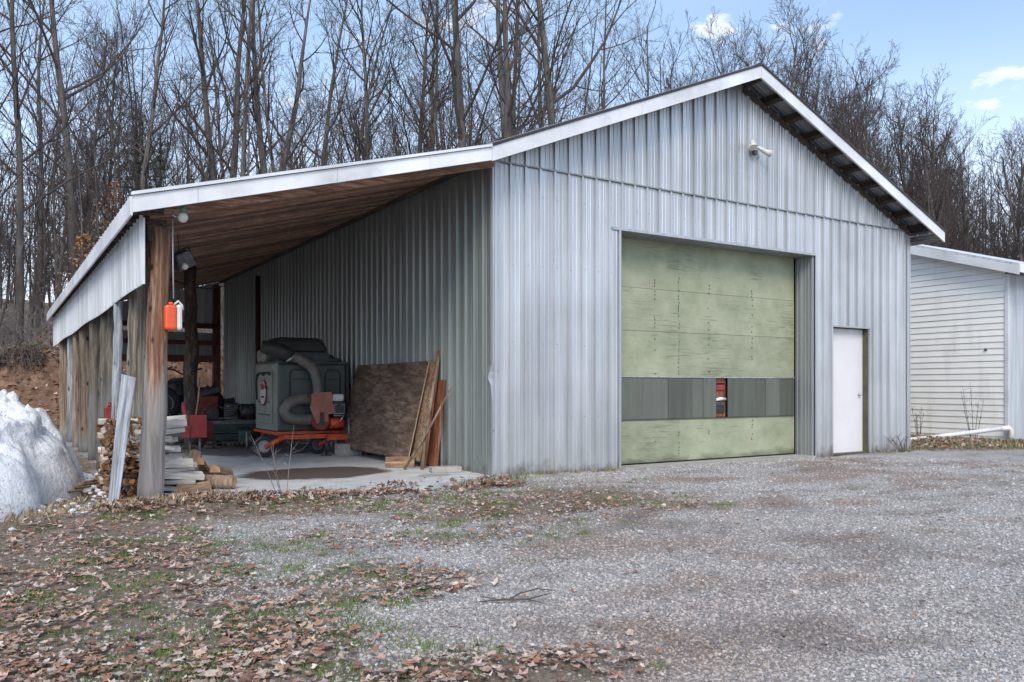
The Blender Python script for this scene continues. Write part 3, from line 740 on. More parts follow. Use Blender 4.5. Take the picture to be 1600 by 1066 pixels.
# small vent knob on the siding
MB().sphere((-.03, .42, 1.92), .03, 8, 6).build('hose_tap', M['darkmetal'], house)

# ------------------------------------------------------------------ flood lamp on the gable
fl = empty('flood_lamp', (4.64, -.03, 4.87)); tag(fl, 'twin head flood lamp fixed high on the barn gable', 'lamp')
MB().tube([(0, .0, 0), (0, -.05, 0)], [.065, .055], 14).build('base_plate', M['whiteplastic'], fl)
MB().tube([(0, -.05, 0), (-.04, -.09, .03), (-.08, -.10, .04)], .017, 8).build('arm', M['chrome'], fl)
MB().tube([(0, -.05, 0), (.05, -.10, -.02), (.09, -.11, -.03)], .017, 8).build('arm', M['chrome'], fl)
MB().tube([(-.05, -.10, .06), (-.10, -.13, .045), (-.13, -.17, -.02), (-.14, -.19, -.06)], [.022, .034, .046, .058], 12).build('lamp_head', M['whiteplastic'], fl)
MB().tube([(.06, -.10, .0), (.13, -.12, -.04), (.20, -.14, -.07), (.27, -.17, -.09)], [.022, .032, .042, .058], 12).build('lamp_head', M['whiteplastic'], fl)
MB().mm((.0, -.09, -.12), (.06, -.03, -.05)).build('sensor', M['darkmetal'], fl)

# bare bulb at the lean-to front
hb = empty('hanging_bulb', (-3.72, -.22, 2.93)); tag(hb, 'clear bulb in green socket hanging under the lean-to front edge', 'lamp')
MB().tube([(0, 0, .08), (0, 0, 0)], .006, 6).build('cord', M['black'], hb)
MB().tube([(0, 0, .04), (0, 0, 0), (0, 0, -.05)], [.02, .028, .035], 10).build('socket', M['greenglass'], hb)
MB().sphere((.0, 0, -.095), .05, 12, 8, (1, 1, 1.05)).build('bulb', M['whiteplastic'], hb)
MB().tube([(-.03, 0, -.08), (-.08, -.01, -.10), (-.10, 0, -.06)], .008, 6).build('hook', M['chrome'], hb)
# boxy fixture hanging below the planks
fx = empty('work_lamp', (-3.47, 1.2, 2.62)); tag(fx, 'dark boxy work lamp hanging tilted from the lean-to planks', 'lamp'); fx.rotation_euler = (rad(12), rad(-28), rad(20))
MB().box((0, 0, 0), (.24, .16, .19), taper=.75).build('housing', M['darkmetal'], fx, bevel=.01)
MB().mm((-.14, -.01, .10), (.14, .01, .115)).mm((-.14, -.01, 0), (-.125, .01, .11)).mm((.125, -.01, 0), (.14, .01, .11)).build('bracket', M['black'], fx)
MB().sphere((-.05, -.09, -.05), .04, 10, 6).build('lamp_glass', M['whiteplastic'], fx)
MB().tube([(0, 0, .1), (.05, 0, .30)], .006, 6).build('cord', M['black'], fx)
# jug and rope
rp = MB().tube([(-3.80, -.13, 2.82), (-3.80, -.14, 2.4), (-3.795, -.15, 2.03)], .007, 6).build('hanging_rope', M['rope'])
tag(rp, 'thin grey rope hanging beside the brown front post', 'rope')
jg = empty('plastic_jug', (-3.79, -.14, 1.72)); tag(jg, 'orange and white plastic jug hanging by a rope on the front post', 'jug')
MB().box((-.035, 0, .12), (.11, .12, .25)).build('body', M['orangeplastic'], jg, bevel=.025)
MB().box((.045, 0.01, .125), (.06, .11, .26)).build('back_shell', M['whiteplastic'], jg, bevel=.028)
MB().tube([(.0, 0, .25), (.04, 0, .29), (.075, 0, .25), (.085, 0, .20)], .011, 8).build('handle', M['whiteplastic'], jg)
MB().tube([(-.03, 0, .245), (-.03, 0, .275)], .022, 10).build('cap', M['orangeplastic'], jg)

# ------------------------------------------------------------------ debris vacuum machine
mc = empty('yard_vacuum', (-1.42, 4.45, .035)); tag(mc, 'dark boxed yard vacuum on an orange three wheeled frame with duct hoses', 'machine')
W_, DD_, H0, H1 = 1.17, 1.30, .385, 1.52
bd_ = MB().mm((0, 0, H0), (W_, DD_, H1 - .02)).build('body', M['slate'], mc, bevel=.035)
MB().mm((-.006, .02, H0 + .01), (.03, DD_ - .02, H1 - .01)).build('side_shell', M['olive'], mc, bevel=.01)
# recessed side door with frame
sdoor = MB().mm((-.030, .22, H0 + .12), (-.008, 1.12, H1 - .14)).build('side_door', M['olive'], mc, bevel=.02)
MB().mm((-.040, .30, .86), (-.031, 1.04, .875)).build('rib', M['hood'], sdoor)
MB().mm((-.040, .30, H0 + .26), (-.031, 1.04, H0 + .275)).build('rib', M['hood'], sdoor)
for yy in (.26, .62, .98): MB().tube([(-.045, yy, H1 - .20), (-.045, yy + .1, H1 - .20)], .014, 8).build('hinge', M['black'], sdoor)
sd2 = MB(); 
sd2.tube([(-.045, 1.08, .9), (-.05, 1.10, H1 - .3), (-.05, .98, H1 - .17), (-.05, .3, H1 - .17)], .016, 8); sd2.build('seal', M['black'], sdoor)
# oval badge: white oval, red triangle-like flash above
def oval(cx, cz, rx, rz, x0, x1): return [(cx + rx * math.cos(a), cz + rz * math.sin(a)) for a in [2 * PI * i / 24 for i in range(24)]]
MB().prism(oval(.66, 1.02, .19, .22, 0, 0), 0, -.050, -.044).build('badge', M['redplastic'], sdoor)
MB().prism(oval(.66, 1.02, .165, .195, 0, 0), 0, -.055, -.051).build('badge', M['decal'], sdoor)
MB().prism([(.55, 1.08), (.78, 1.07), (.74, 1.16), (.66, 1.19), (.58, 1.15)], 0, -.060, -.056).build('badge', M['redplastic'], sdoor)
MB().prism([(.57, .97), (.76, .97), (.74, .93), (.58, .93)], 0, -.060, -.056).build('badge', M['redplastic'], sdoor)
# front face: two recessed door frames
for (a, b_) in ((.20, .62), (.80, 1.06)):
    fr = MB(); z0, z1 = H0 + .14, H1 - .12
    pts = [(a, z0), (a, z1 - .06), (a + .05, z1), (b_ - .05, z1), (b_, z1 - .06), (b_, z0)]
    fr.tube([(p_[0], -.006, p_[1]) for p_ in pts], .014, 8); f_ = fr.build('front_frame', M['hood'], mc)
    MB().mm((a + .02, -.008, z0), (b_ - .02, -.002, z1 - .05)).build('front_panel', M['slate'], f_, bevel=.01)
    MB().mm((a + .04, -.016, 1.24), (b_ - .04, -.009, 1.255)).build('vent_slot', M['black'], f_)
MB().mm((W_, -.02, H0 + .05), (W_ + .05, DD_, H1 + .02)).build('rear_panel', M['hood'], mc, bevel=.01)
# top: lid, hood dome, round cap, duct
MB().mm((-.02, -.02, H1 - .02), (W_ + .02, DD_, H1 + .02)).build('lid', M['slate'], mc, bevel=.012)
MB().mm((.0, .75, H1 + .02), (.5, DD_ - .05, H1 + .24)).build('intake_box', M['olive'], mc, bevel=.04)
b = MB().box((.42, .40, H1 + .30), (.98, .72, .24), taper=.80); ho = b.build('hood', M['hood'], mc, bevel=.075)
MB().box((.55, .38, H1 + .10), (.85, .62, .18), taper=.86).build('hood_base', M['slate'], mc, bevel=.03)
MB().tube([(.95, .32, H1 + .02), (.95, .32, H1 + .09)], [.26, .24], 24).build('round_cap', M['slate'], mc)
MB().tube([(.86, .32, H1 + .09), (.86, .32, H1 + .15)], [.21, .17], 24).build('round_cap', M['hood'], mc)
MB().tube([(-.26, -.02, H1 + .245), (-.12, -.06, H1 + .22), (.06, -.10, H1 + .16), (.20, -.14, H1 + .08)], [.105, .115, .12, .12], 18).build('intake_duct', M['hood'], mc)
def curve(P, n=8):
    P = [Vector(p) for p in P]; out_ = []
    for i in range(len(P) - 1):
        p0, p1, p2, p3 = P[max(i-1, 0)], P[i], P[i+1], P[min(i+2, len(P)-1)]
        for k in range(n):
            t = k / n; out_.append(.5 * ((2*p1) + (-p0 + p2)*t + (2*p0 - 5*p1 + 4*p2 - p3)*t*t + (-p0 + 3*p1 - 3*p2 + p3)*t**3))
    out_.append(P[-1]); return out_
MB().tube(curve([(.14, -.14, H1 + .10), (.32, -.17, H1 + .05), (.52, -.20, H1 - .10), (.60, -.20, H1 - .32), (.61, -.20, 1.0), (.60, -.20, .90)]), .085, 18).build('hose', M['duct'], mc)
MB().tube(curve([(.52, -.12, .90), (.34, -.14, .92), (.15, -.15, .85), (.08, -.15, .73), (.16, -.16, .62), (.36, -.17, .585), (.60, -.18, .60)]), .092, 20).build('lower_hose', M['duct'], mc)
for pz in ((.17, -.15, H1 + .075), (.61, -.20, .95)):
    MB().tube([Vector(pz) + Vector((-.012, 0, .012)), Vector(pz) + Vector((.012, 0, -.012))] if pz[0] < .3 else [Vector(pz), Vector(pz) + Vector((0, 0, -.03))], .10, 18).build('hose_clamp', M['chrome'], mc)
# tan-red guard over the blower
g = [(.45, 1.00), (.51, 1.02), (.79, 1.04), (.80, .93), (.84, .68), (.73, .67), (.74, .55), (.68, .55), (.67, .70), (.60, .71), (.585, .54), (.54, .52), (.51, .60), (.43, .78), (.455, .88)]
MB().prism(g, 1, -.34, -.325).build('guard_board', M['redtan'], mc)
MB().tube([(.62, -.32, .56), (.62, -.18, .56)], .145, 24).build('blower_housing', M['darkred'], mc)
MB().tube([(.62, -.335, .56), (.62, -.321, .56)], .075, 16).build('blower_hub', M['darkmetal'], mc)
# engine
en = MB().mm((.84, -.30, .62), (1.04, -.05, .88)).build('engine_block', M['darkmetal'], mc, bevel=.02)
for i in range(6): MB().mm((.835, -.312, .64 + i * .035), (1.035, -.30, .652 + i * .035)).build('cooling_fin', M['chrome'], en)
MB().box((.93, -.20, .94), (.20, .18, .12)).build('fuel_tank', M['whiteplastic'], mc, bevel=.03)
MB().tube([(.93, -.33, .76), (.93, -.30, .76)], .075, 16).build('recoil_starter', M['darkmetal'], mc)
MB().tube([(.78, -.28, .52), (1.00, -.28, .52)], .085, 16).build('gearbox', M['orange'], mc)
MB().tube([(1.0, -.36, .66), (.93, -.36, .55)], .015, 8).build('lever', M['chrome'], mc)
MB().tube([(.80, -.2, 1.0), (.82, -.2, 1.06)], .02, 8).build('throttle', M['black'], mc)
# chassis
MB().mm((-.04, -.03, .345), (W_ + .02, .03, .385)).mm((-.04, .03, .345), (0, DD_, .385)).build('base_rail', M['orange'], mc)
MB().mm((.0, -.32, .28), (1.14, -.26, .345)).build('frame_bar', M['orange'], mc)
MB().mm((.70, -.40, .25), (1.22, -.34, .335)).build('draw_bar', M['orange'], mc)
MB().mm((.12, -.30, .30), (.18, DD_, .345)).build('frame_bar', M['orange'], mc); MB().mm((.95, -.30, .285), (1.01, DD_, .345)).build('frame_bar', M['orange'], mc)
MB().tube([(.24, -.05, .32), (.24, -.05, .25)], .02, 8).tube([(-.23, 1.0, .35), (-.23, 1.0, .02)], .018, 8).build('stand_leg', M['greysteel'], mc)
def wheel(cx, cy, r, wd, ang, parent=mc, rimm='rim', nm='wheel', rimr=.55, spokes=0, cz=None):
    e = empty(nm, (cx, cy, cz if cz is not None else r), ang, parent)
    prof = [(r * .54, -.42), (r * .86, -.5), (r * .97, -.36), (r, -.15), (r, .15), (r * .97, .36), (r * .86, .5), (r * .54, .42)]
    b = MB(); n = 28; V = []; F = []
    for i in range(n):
        a = 2 * PI * i / n
        for (pr_, q) in prof: V.append((pr_ * math.cos(a), q * wd, pr_ * math.sin(a)))
    m_ = len(prof)
    for i in range(n):
        for j in range(m_ - 1):
            F.append((i*m_ + j, i*m_ + j + 1, ((i+1) % n)*m_ + j + 1, ((i+1) % n)*m_ + j))
    b.add(V, F, True).build('tyre', M['tyre'], e)
    rb = MB().tube([(0, -wd * .30, 0), (0, wd * .30, 0)], r * .56, 28)
    rb.tube([(0, -wd * .36, 0), (0, -wd * .2, 0)], [r * .2, r * .2], 16)
    if spokes:
        for k in range(spokes):
            a = 2 * PI * k / spokes
            rb.box((math.cos(a) * r * .40, -wd * .33, math.sin(a) * r * .40), (r * .34, wd * .12, r * .10), Matrix.Rotation(-a, 3, 'Y'))
    rb.build('rim', M[rimm], e)
    rr_ = MB(); pts = [(math.cos(a) * r * .53, -wd * .40, math.sin(a) * r * .53) for a in [2 * PI * k / 24 for k in range(25)]]
    rr_.tube(pts, r * .045, 6, caps=False).build('rim_lip', M['rim' if rimm == 'rim' else 'greysteel'], e)
    return e
wheel(-.27, -.20, .175, .11, rad(-12))
MB().tube([(-.27, -.27, .165), (-.05, -.27, .28), (.06, -.25, .33)], [.038, .045, .04], 8).build('caster_fork', M['orange'], mc)
wheel(.68, .05, .155, .10, rad(-8), rimm='darkrim')
MB().tube([(.68, -.04, .155), (.84, -.10, .24), (.92, -.10, .30)], [.03, .04, .035], 8).build('caster_fork', M['orange'], mc)
wheel(1.04, -.10, .10, .07, rad(-20), rimm='greysteel')
MB().mm((.99, -.18, .09), (1.10, -.16, .26)).mm((.99, -.04, .09), (1.10, -.02, .26)).mm((.99, -.18, .26), (1.10, -.02, .28)).build('caster_bracket', M['greysteel'], mc)
MB().tube([(1.06, -.42, .15), (1.06, -.42, .62)], .018, 8).tube([(1.06, -.42, .40), (1.16, -.42, .42), (1.16, -.42, .33)], .010, 6).build('jack', M['greysteel'], mc)
MB().tube([(.68, -.38, .30), (.68, -.40, .01)], .014, 8).mm((.60, -.46, .0), (.76, -.34, .012)).build('drop_leg', M['darkmetal'], mc)
ch = MB(); 
for i in range(22):
    t = i / 21; px_ = .02 + .44 * t; pz_ = .34 - .24 * (1 - (2 * t - 1) ** 2)
    ch.tube([(px_ - .012, -.36, pz_ + (.008 if i % 2 else -.004)), (px_ + .012, -.355 if i % 2 else -.365, pz_)], .009, 6)
ch.build('chain', M['greysteel'], mc)
MB().tube([(-.10, .2, 1.1), (-.14, .2, 1.1), (-.14, .2, 1.2)], .012, 6).build('latch', M['black'], mc)

# ------------------------------------------------------------------ sheets leaning on the side wall
def leaning_sheet(name, y0, y1, xb, xt, zt, zb, mtl, label, cat, t=.018, dy=0.0):
    e = empty(name, (xb, y0, zb)); tag(e, label, cat)
    V = [(0, 0, 0), (0, y1 - y0, 0), (xt - xb, y1 - y0 + dy, zt - zb), (xt - xb, dy, zt - zb)]
    n = Vector((zt - zb, 0, -(xt - xb))).normalized() * t
    W2 = [tuple(Vector(v) + n) for v in V]
    MB().add(V + W2, [(0, 3, 2, 1), (4, 5, 6, 7), (0, 1, 5, 4), (1, 2, 6, 5), (2, 3, 7, 6), (3, 0, 4, 7)]).build('board', mtl, e)
    return e
e = leaning_sheet('plywood_sheet', 1.62, 4.34, -.42, -.08, 1.52, .15, M['plydark'], 'large dark weathered plywood sheet, frontmost of those leaning on the wall', 'board', dy=.02)
MB().add([(-.002, -.003, 0), (.018, -.003, 0), (.352, .017, 1.37), (.332, .017, 1.37)], [(0, 1, 2, 3)]).build('edge_band', M['plyedge'], e, recalc=False)
leaning_sheet('plywood_sheet', 1.45, 3.6, -.33, -.05, 1.50, .12, M['firebrown'], 'paler brown sheet showing behind the dark plywood', 'board', dy=.05)
leaning_sheet('plank', 1.36, 1.44, -.30, -.045, 1.66, .06, M['orangewood'], 'orange brown plank leaning behind the plywood sheets', 'plank', dy=.03, t=.03)
leaning_sheet('panel', 1.27, 1.7, -.16, -.04, 1.25, .06, M['orangewood'], 'dark orange panel standing nearest the barn wall', 'panel', dy=.0, t=.03)
o = MB().tube([(-.42, 1.18, .04), (-.27, 1.26, .8), (-.08, 1.34, 1.58)], [.026, .024, .02], 8, wob=.08).build('leaning_pole', M['stick'], None, recalc=False); tag(o, 'brown wooden pole leaning against the plywood edge', 'pole')
o = MB().tube([(-.62, 1.30, .04), (-.34, 1.16, .55), (-.05, 1.02, 1.15)], [.02, .018, .010], 8, wob=.08).build('leaning_stick', M['stick'], None, recalc=False); tag(o, 'thin crooked stick crossing in front of the plywood', 'stick')
o = MB().box((0, 0, .07), (.40, .16, .14)).build('timber_block', M['firebrown'], None, (-.52, 1.66, .036), bevel=.006); o.rotation_euler = (0, 0, rad(-25)); tag(o, 'brown timber block under the plywood corner', 'block')
o = MB().mm((-.2, -.09, 0), (.2, .09, .075)).build('concrete_block', M['concreteblock'], None, (-.30, .72, .036), bevel=.008); o.rotation_euler = (0, 0, rad(-15)); tag(o, 'flat pale concrete block by the barn corner', 'block')
o = MB().mm((-.2, -.1, 0), (.2, .1, .19)).build('concrete_block', M['concreteblock'], None, (-.40, 3.95, .036), bevel=.008); o.rotation_euler = (0, 0, rad(4)); tag(o, 'grey concrete block between the yard vacuum and the plywood', 'block')

# ------------------------------------------------------------------ back of the lean-to: quad, engines, trailer
qd = empty('quad_bike', (-2.55, 8.1, .5)); tag(qd, 'black quad bike with knobbly wheel standing behind the front posts', 'quad bike')
wheel(-.03, -.06, .33, .24, rad(4), qd, 'darkrim', 'wheel', spokes=8, cz=.33)
wheel(-.03, 1.2, .33, .24, rad(0), qd, 'darkrim', 'wheel', cz=.33); wheel(.75, 1.2, .33, .24, rad(0), qd, 'darkrim', 'wheel', cz=.33); wheel(.78, -.06, .33, .24, rad(0), qd, 'darkrim', 'wheel', spokes=8, cz=.33)
MB().box((.02, -.04, .74), (.62, .42, .07), taper=.8).build('fender', M['black'], qd, bevel=.03)
MB().box((-.05, 1.15, .74), (.5, .5, .07), taper=.8).build('fender', M['black'], qd, bevel=.03)
MB().box((.4, .5, .66), (.42, 1.5, .34), taper=.7).build('body', M['black'], qd, bevel=.06)
MB().tube([(.05, .2, 1.02), (.25, .25, .98), (.4, .3, .9), (.55, .25, .98), (.75, .2, 1.02)], .018, 8).build('handlebar', M['darkmetal'], qd)
MB().mm((-.25, -.30, .02), (1.05, -.26, .05)).mm((0, -.30, -.06), (.02, -.26, .02)).mm((.7, -.30, -.06), (.72, -.26, .02)).build('rack', M['greysteel'], qd)
# low flat trailer: carries the quad and the engines
tr = empty('flat_trailer', (-1.95, 7.4, 0)); tag(tr, 'low dark green flat trailer loaded with old engines', 'trailer')
MB().mm((-.95, 0, .47), (1.25, 3.1, .50)).build('deck', M['darkmetal'], tr)
MB().mm((-.95, -.04, .44), (1.25, -.002, .51)).build('edge_rail', M['greysteel'], tr)
MB().mm((-.35, -.10, .28), (.95, -.045, .44)).build('side_board', M['greenmetal'], tr, bevel=.01)
MB().mm((-.30, -.10, .12), (1.0, 0.2, .26)).build('axle_box', M['greenmetal'], tr, bevel=.02)
MB().mm((1.10, -.12, .03), (1.14, -.08, .51)).mm((-.9, -.12, .03), (-.86, -.08, .44)).mm((1.10, 2.9, .03), (1.14, 3.0, .51)).mm((-.9, 2.9, .03), (-.86, 3.0, .44)).build('leg', M['greysteel'], tr)
MB().mm((-.05, -.13, .17), (.14, -.11, .50)).build('red_cloth', M['redplastic'], tr)
mr_ = random.Random(9)
sb = empty('snow_blower', (-2.05, 7.75, .5)); tag(sb, 'old dark red snow blower on the trailer beside the quad bike', 'machine')
MB().mm((.0, -.1, .10), (.42, .35, .48)).build('housing', M['darkred'], sb, bevel=.02)
MB().mm((-.09, -.14, .05), (.0, -.06, .48)).build('side_plate', M['orangewood'], sb)
MB().tube([(.22, .1, .48), (.24, .1, .58), (.30, .1, .64)], [.09, .08, .07], 12).build('chute', M['darkmetal'], sb)
MB().tube([(.30, -.15, .14), (.30, -.11, .14)], .12, 18).build('pulley', M['darkmetal'], sb)
MB().tube(curve([(.08, -.2, .05), (.12, -.22, .22), (.24, -.2, .32), (.36, -.18, .33)]), .010, 6).build('cable', M['greysteel'], sb)
MB().box((.28, .15, .56), (.44, .34, .14), Matrix.Rotation(rad(-14), 3, 'Y')).build('seat_pad', M['darkmetal'], sb, bevel=.03)
MB().tube([(.35, .2, .6), (.42, .2, .78)], .02, 8).build('lever', M['black'], sb)
MB().tube([(-.05, .3, .3), (-.1, .6, .75), (.1, .6, .75)], .016, 8).build('handle', M['darkmetal'], sb)
eg = empty('old_engine', (-1.50, 7.75, .5)); tag(eg, 'greasy black engine with tank on the trailer, nearest the yard vacuum', 'engine')
MB().mm((-.02, -.1, .0), (.24, .25, .34)).build('block', M['darkmetal'], eg, bevel=.02)
for i in range(6): MB().mm((-.03, -.115, .05 + i * .045), (.23, -.10, .068 + i * .045)).build('cooling_fin', M['greysteel'], eg)
MB().box((.10, .05, .38), (.2, .2, .09)).build('air_filter', M['black'], eg, bevel=.02)
MB().tube([(.30, .05, .16), (.78, .05, .16)], .16, 20).build('tank', M['darkmetal'], eg)
MB().tube([(.02, -.13, .28), (.10, -.14, .28)], .02, 8).build('spark_lead', M['chrome'], eg)
MB().tube([(.30, -.04, .02), (.28, -.12, .3)], .012, 6).tube([(-.15, -.12, .06), (.4, -.14, -.01), (.9, -.12, .02)], .012, 6).build('hose', M['greysteel'], eg)
# rubble beneath trailer
rb_ = MB()
for i in range(140):
    s_ = mr_.uniform(.03, .09); rb_.sphere((mr_.uniform(-2.6, -.9), mr_.uniform(6.6, 7.9), .04 + mr_.uniform(0, .10) * (1 - .5 * mr_.random())), s_, 6, 4, (1, mr_.uniform(.5, 1), mr_.uniform(.3, .6)))
ro = rb_.build('rubble', M['rubble'], None, recalc=False); tag(ro, 'dark heap of rubble and scraps below the trailer', 'rubble', kind='stuff')
for p_ in ro.data.polygons: p_.use_smooth = False
sp = MB(); r_ = random.Random(14)
for i in range(46):
    c = Vector((r_.uniform(-2.5, -.75), r_.uniform(7.5, 8.6), .53 + r_.uniform(0, .42) * r_.random()))
    q = Matrix.Rotation(r_.uniform(0, 6), 3, Vector((r_.uniform(-1, 1), r_.uniform(-1, 1), 1)).normalized())
    if r_.random() < .5: sp.box(c, (r_.uniform(.05, .25), r_.uniform(.05, .15), r_.uniform(.03, .12)), q)
    else: sp.tube([c - q @ Vector((.15, 0, 0)), c, c + q @ Vector((.12, .05, .12))], r_.uniform(.01, .04), 7)
o = sp.build('scrap_heap', M['darkmetal'], None, recalc=False); tag(o, 'jumble of dark machine parts heaped on the trailer', 'scrap', kind='stuff')
for i, (x_, y_, z_, m_, lb) in enumerate([(-2.05, 7.30, .0, 'darkred', 'dark red fuel can on the slab before the trailer'), (-1.25, 7.15, .0, 'greenmetal', 'dark green fuel can on the slab before the trailer')]):
    e = empty('fuel_can', (x_, y_, z_ + .036), r_.uniform(-.3, .3)); tag(e, lb, 'can')
    MB().box((0, 0, .15), (.26, .16, .30)).build('body', M[m_], e, bevel=.025); MB().tube([(-.07, 0, .30), (-.05, 0, .35), (.06, 0, .35), (.08, 0, .30)], .012, 6).build('handle', M['black'], e)
# red snow scoop with wooden handle
sh = empty('snow_shovel', (-3.20, 2.25, .36)); sh.scale = (.85, .9, .9); tag(sh, 'red plastic snow scoop with grey handle standing behind the woodpile', 'shovel')
MB().add([(-.02, 0, .16), (.27, .02, .16), (.25, -.05, .48), (.0, -.05, .48), (-.02, .03, .15), (.27, .05, .15), (.25, -.02, .48), (.0, -.02, .48)], [(0, 1, 2, 3), (7, 6, 5, 4), (0, 4, 5, 1), (1, 5, 6, 2), (2, 6, 7, 3), (3, 7, 4, 0)]).build('blade', M['redplastic'], sh)
MB().tube([(.10, .0, .44), (.16, .1, .72), (.21, .22, 1.02)], .012, 8).build('handle', M['stick'], sh)
MB().mm((-.10, -.08, .16), (.0, .0, .34)).build('socket', M['redplastic'], sh, bevel=.01)
MB().tube([(-.05, -.04, .32), (-.08, -.04, .66)], [.045, .03], 10).build('grip', M['redplastic'], sh)
MB().tube([(.03, .04, .17), (.03, .04, -.32)], .02, 6).tube([(.17, .04, .17), (.17, .04, -.32)], .02, 6).build('leg', M['darkmetal'], sh)
gc = empty('fuel_can', (-4.0, 2.55, .72)); 
tag(gc, 'small red fuel can on top of the woodpile between two posts', 'can')
MB().box((0, 0, .085), (.12, .16, .17)).build('body', M['redplastic'], gc, bevel=.015); MB().tube([(0, 0, .17), (0, .04, .22)], .02, 8).build('spout', M['redplastic'], gc)
gc.location = (-4.06, 2.75, .73)
# ------------------------------------------------------------------ woodpile
def log_piece(name, length, shape, seed, m_, label, group, loc, rz, tilt=0, cat='firewood'):
    rr = random.Random(seed)
    if shape == 'round': poly = [(math.cos(a) * .075 * rr.uniform(.93, 1.07), math.sin(a) * .075 * rr.uniform(.93, 1.07)) for a in [2 * PI * k / 14 for k in range(14)]]
    elif shape == 'wedge': h = rr.uniform(.07, .10); wd = rr.uniform(.05, .075); poly = [(-wd, -.035), (wd, -.035), (wd * .9, h - .045), (wd * .1, h - .03), (-wd * .85, h * .6 - .035)]
    else: h = rr.uniform(.045, .08); wd = rr.uniform(.05, .09); poly = [(-wd, -h / 2 * rr.uniform(.5, 1)), (wd, -h / 2 * .9), (wd * .95, h / 2 * rr.uniform(.5, 1)), (-wd * .3, h / 2 * 1.1), (-wd * .9, h / 2 * rr.uniform(.3, .9))]
    n = len(poly); V = []; F = []; S = 5
    for i in range(S + 1):
        t = i / S - .5
        for (p_, q) in poly: V.append((t * length + rr.uniform(-.004, .004), p_ * (1 + rr.uniform(-.05, .05)), q * (1 + rr.uniform(-.05, .05))))
    for i in range(S):
        for k in range(n): F.append((i*n + k, i*n + (k+1) % n, (i+1)*n + (k+1) % n, (i+1)*n + k))
    b = MB().add(V, F, shape == 'round').add([V[k] for k in range(n)], [tuple(reversed(range(n)))]).add([V[S*n + k] for k in range(n)], [tuple(range(n))])
    me = b.mesh(name, M[m_]); me.materials.append(M['endgrain']); 
    me.polygons[len(me.polygons) - 1].material_index = 1; me.polygons[len(me.polygons) - 2].material_index = 1
    o = link(name, me, None, loc); o.rotation_euler = (0, tilt, rz); tag(o, label, cat, group); return o
wr = random.Random(21)
GRP = 'split firewood stacked behind the front post'
for row in range(4):
    yy = .42 + row * .155
    z = .075
    while z < .80:
        last = z
        ln = wr.uniform(.40, .52)
        log_piece('firewood', ln, wr.choice(('wedge', 'flat', 'flat')), wr.randint(0, 9999), 'firewood', 'pale split firewood piece in the stack right of the front post', GRP,
                  (-3.86 + ln / 2 - .22 + wr.uniform(-.07, .07) + .10 * math.sin(z * 9) + .07 * (z < .35), yy + wr.uniform(-.01, .01), z), wr.uniform(-.32, .22), wr.uniform(-.2, .2))
        z += wr.uniform(.060, .075)
    if row in (0, 1, 2):
        z = .06
        while z < .80:
            ln = wr.uniform(.38, .44)
            log_piece('firewood', ln, 'flat', wr.randint(0, 9999), 'firewood', 'pale split firewood piece in the stack left behind the grey board', GRP + ', left side',
                      (-4.10 + wr.uniform(-.04, .04), yy + .45 + wr.uniform(-.01, .01), z), wr.uniform(-.05, .05), 0)
            z += wr.uniform(.072, .085)
# rotten bark heap between the two stacks
bh = MB(); br = random.Random(3)
for i in range(900):
    c = Vector((br.uniform(-4.32, -3.98), br.uniform(.25, 1.4), br.uniform(.0, .80))); s_ = br.uniform(.02, .05)
    q = Matrix.Rotation(br.uniform(0, 6), 3, Vector((br.uniform(-1, 1), br.uniform(-1, 1), br.uniform(-1, 1))).normalized())
    bh.box(c, (s_ * 1.6, s_, s_ * .4), q)
M['barkchips'] = m_plain('bark_chips', (.17, .09, .045), .95, 0, .6, 22, .5)
o = bh.build('bark_heap', M['barkchips'], None, recalc=False); tag(o, 'brown crumbling bark and chips packed between the stacks', 'bark', kind='stuff')
log_piece('log', .52, 'round', 77, 'stick', 'round cut log lying on the slab in front of the woodpile', None, (-3.30, .50, .115), rad(-36), 0, 'log')
for i, (x_, y_, z_, a, tl) in enumerate([(-3.42, .72, .10, .5, .3), (-3.36, .95, .13, -.6, -.5), (-3.30, .86, .22, 1.0, .6), (-3.20, 1.0, .12, .2, -.3), (-3.46, .60, .20, -.3, .5), (-3.42, .80, .30, 1.2, -.7), (-3.12, .78, .20, .9, .2), (-3.5, .36, .07, .3, .0)]):
    log_piece('firewood', .34, 'wedge', 300 + i, 'firebrown', 'brown split chunk fallen beside the round log', 'brown firewood chunks tumbled off the stack', (x_, y_, z_), a, tl)
# grey board leaning at the post
gb = MB().add([(-.045, -.011, 0), (.04, -.011, 0), (.068, -.011, 1.36), (-.068, -.011, 1.40), (-.045, .011, 0), (.04, .011, 0), (.068, .011, 1.36), (-.068, .011, 1.40)], [(0, 1, 2, 3), (7, 6, 5, 4), (0, 4, 5, 1), (1, 5, 6, 2), (2, 6, 7, 3), (3, 7, 4, 0)])
o = gb.build('grey_board', M['post_weathered'], None, (-4.40, -.62, -.01)); dv_ = Vector((.20, .50, 1.24)).normalized()
xa = Vector((.93, -.37, 0)); xa = (xa - dv_ * xa.dot(dv_)).normalized(); ya = dv_.cross(xa)
o.rotation_euler = Matrix((xa, ya, dv_)).transposed().to_euler(); tag(o, 'grey weathered board leaning against the lean-to posts', 'board')
o = MB().tube([(-4.42, -.95, .07), (-4.30, -.72, .03), (-4.22, -.50, .10)], [.022, .02, .018], 6, wob=.1).build('short_stick', M['stick'], None, recalc=False); tag(o, 'short pale stick on the ground at the foot of the grey board', 'stick')
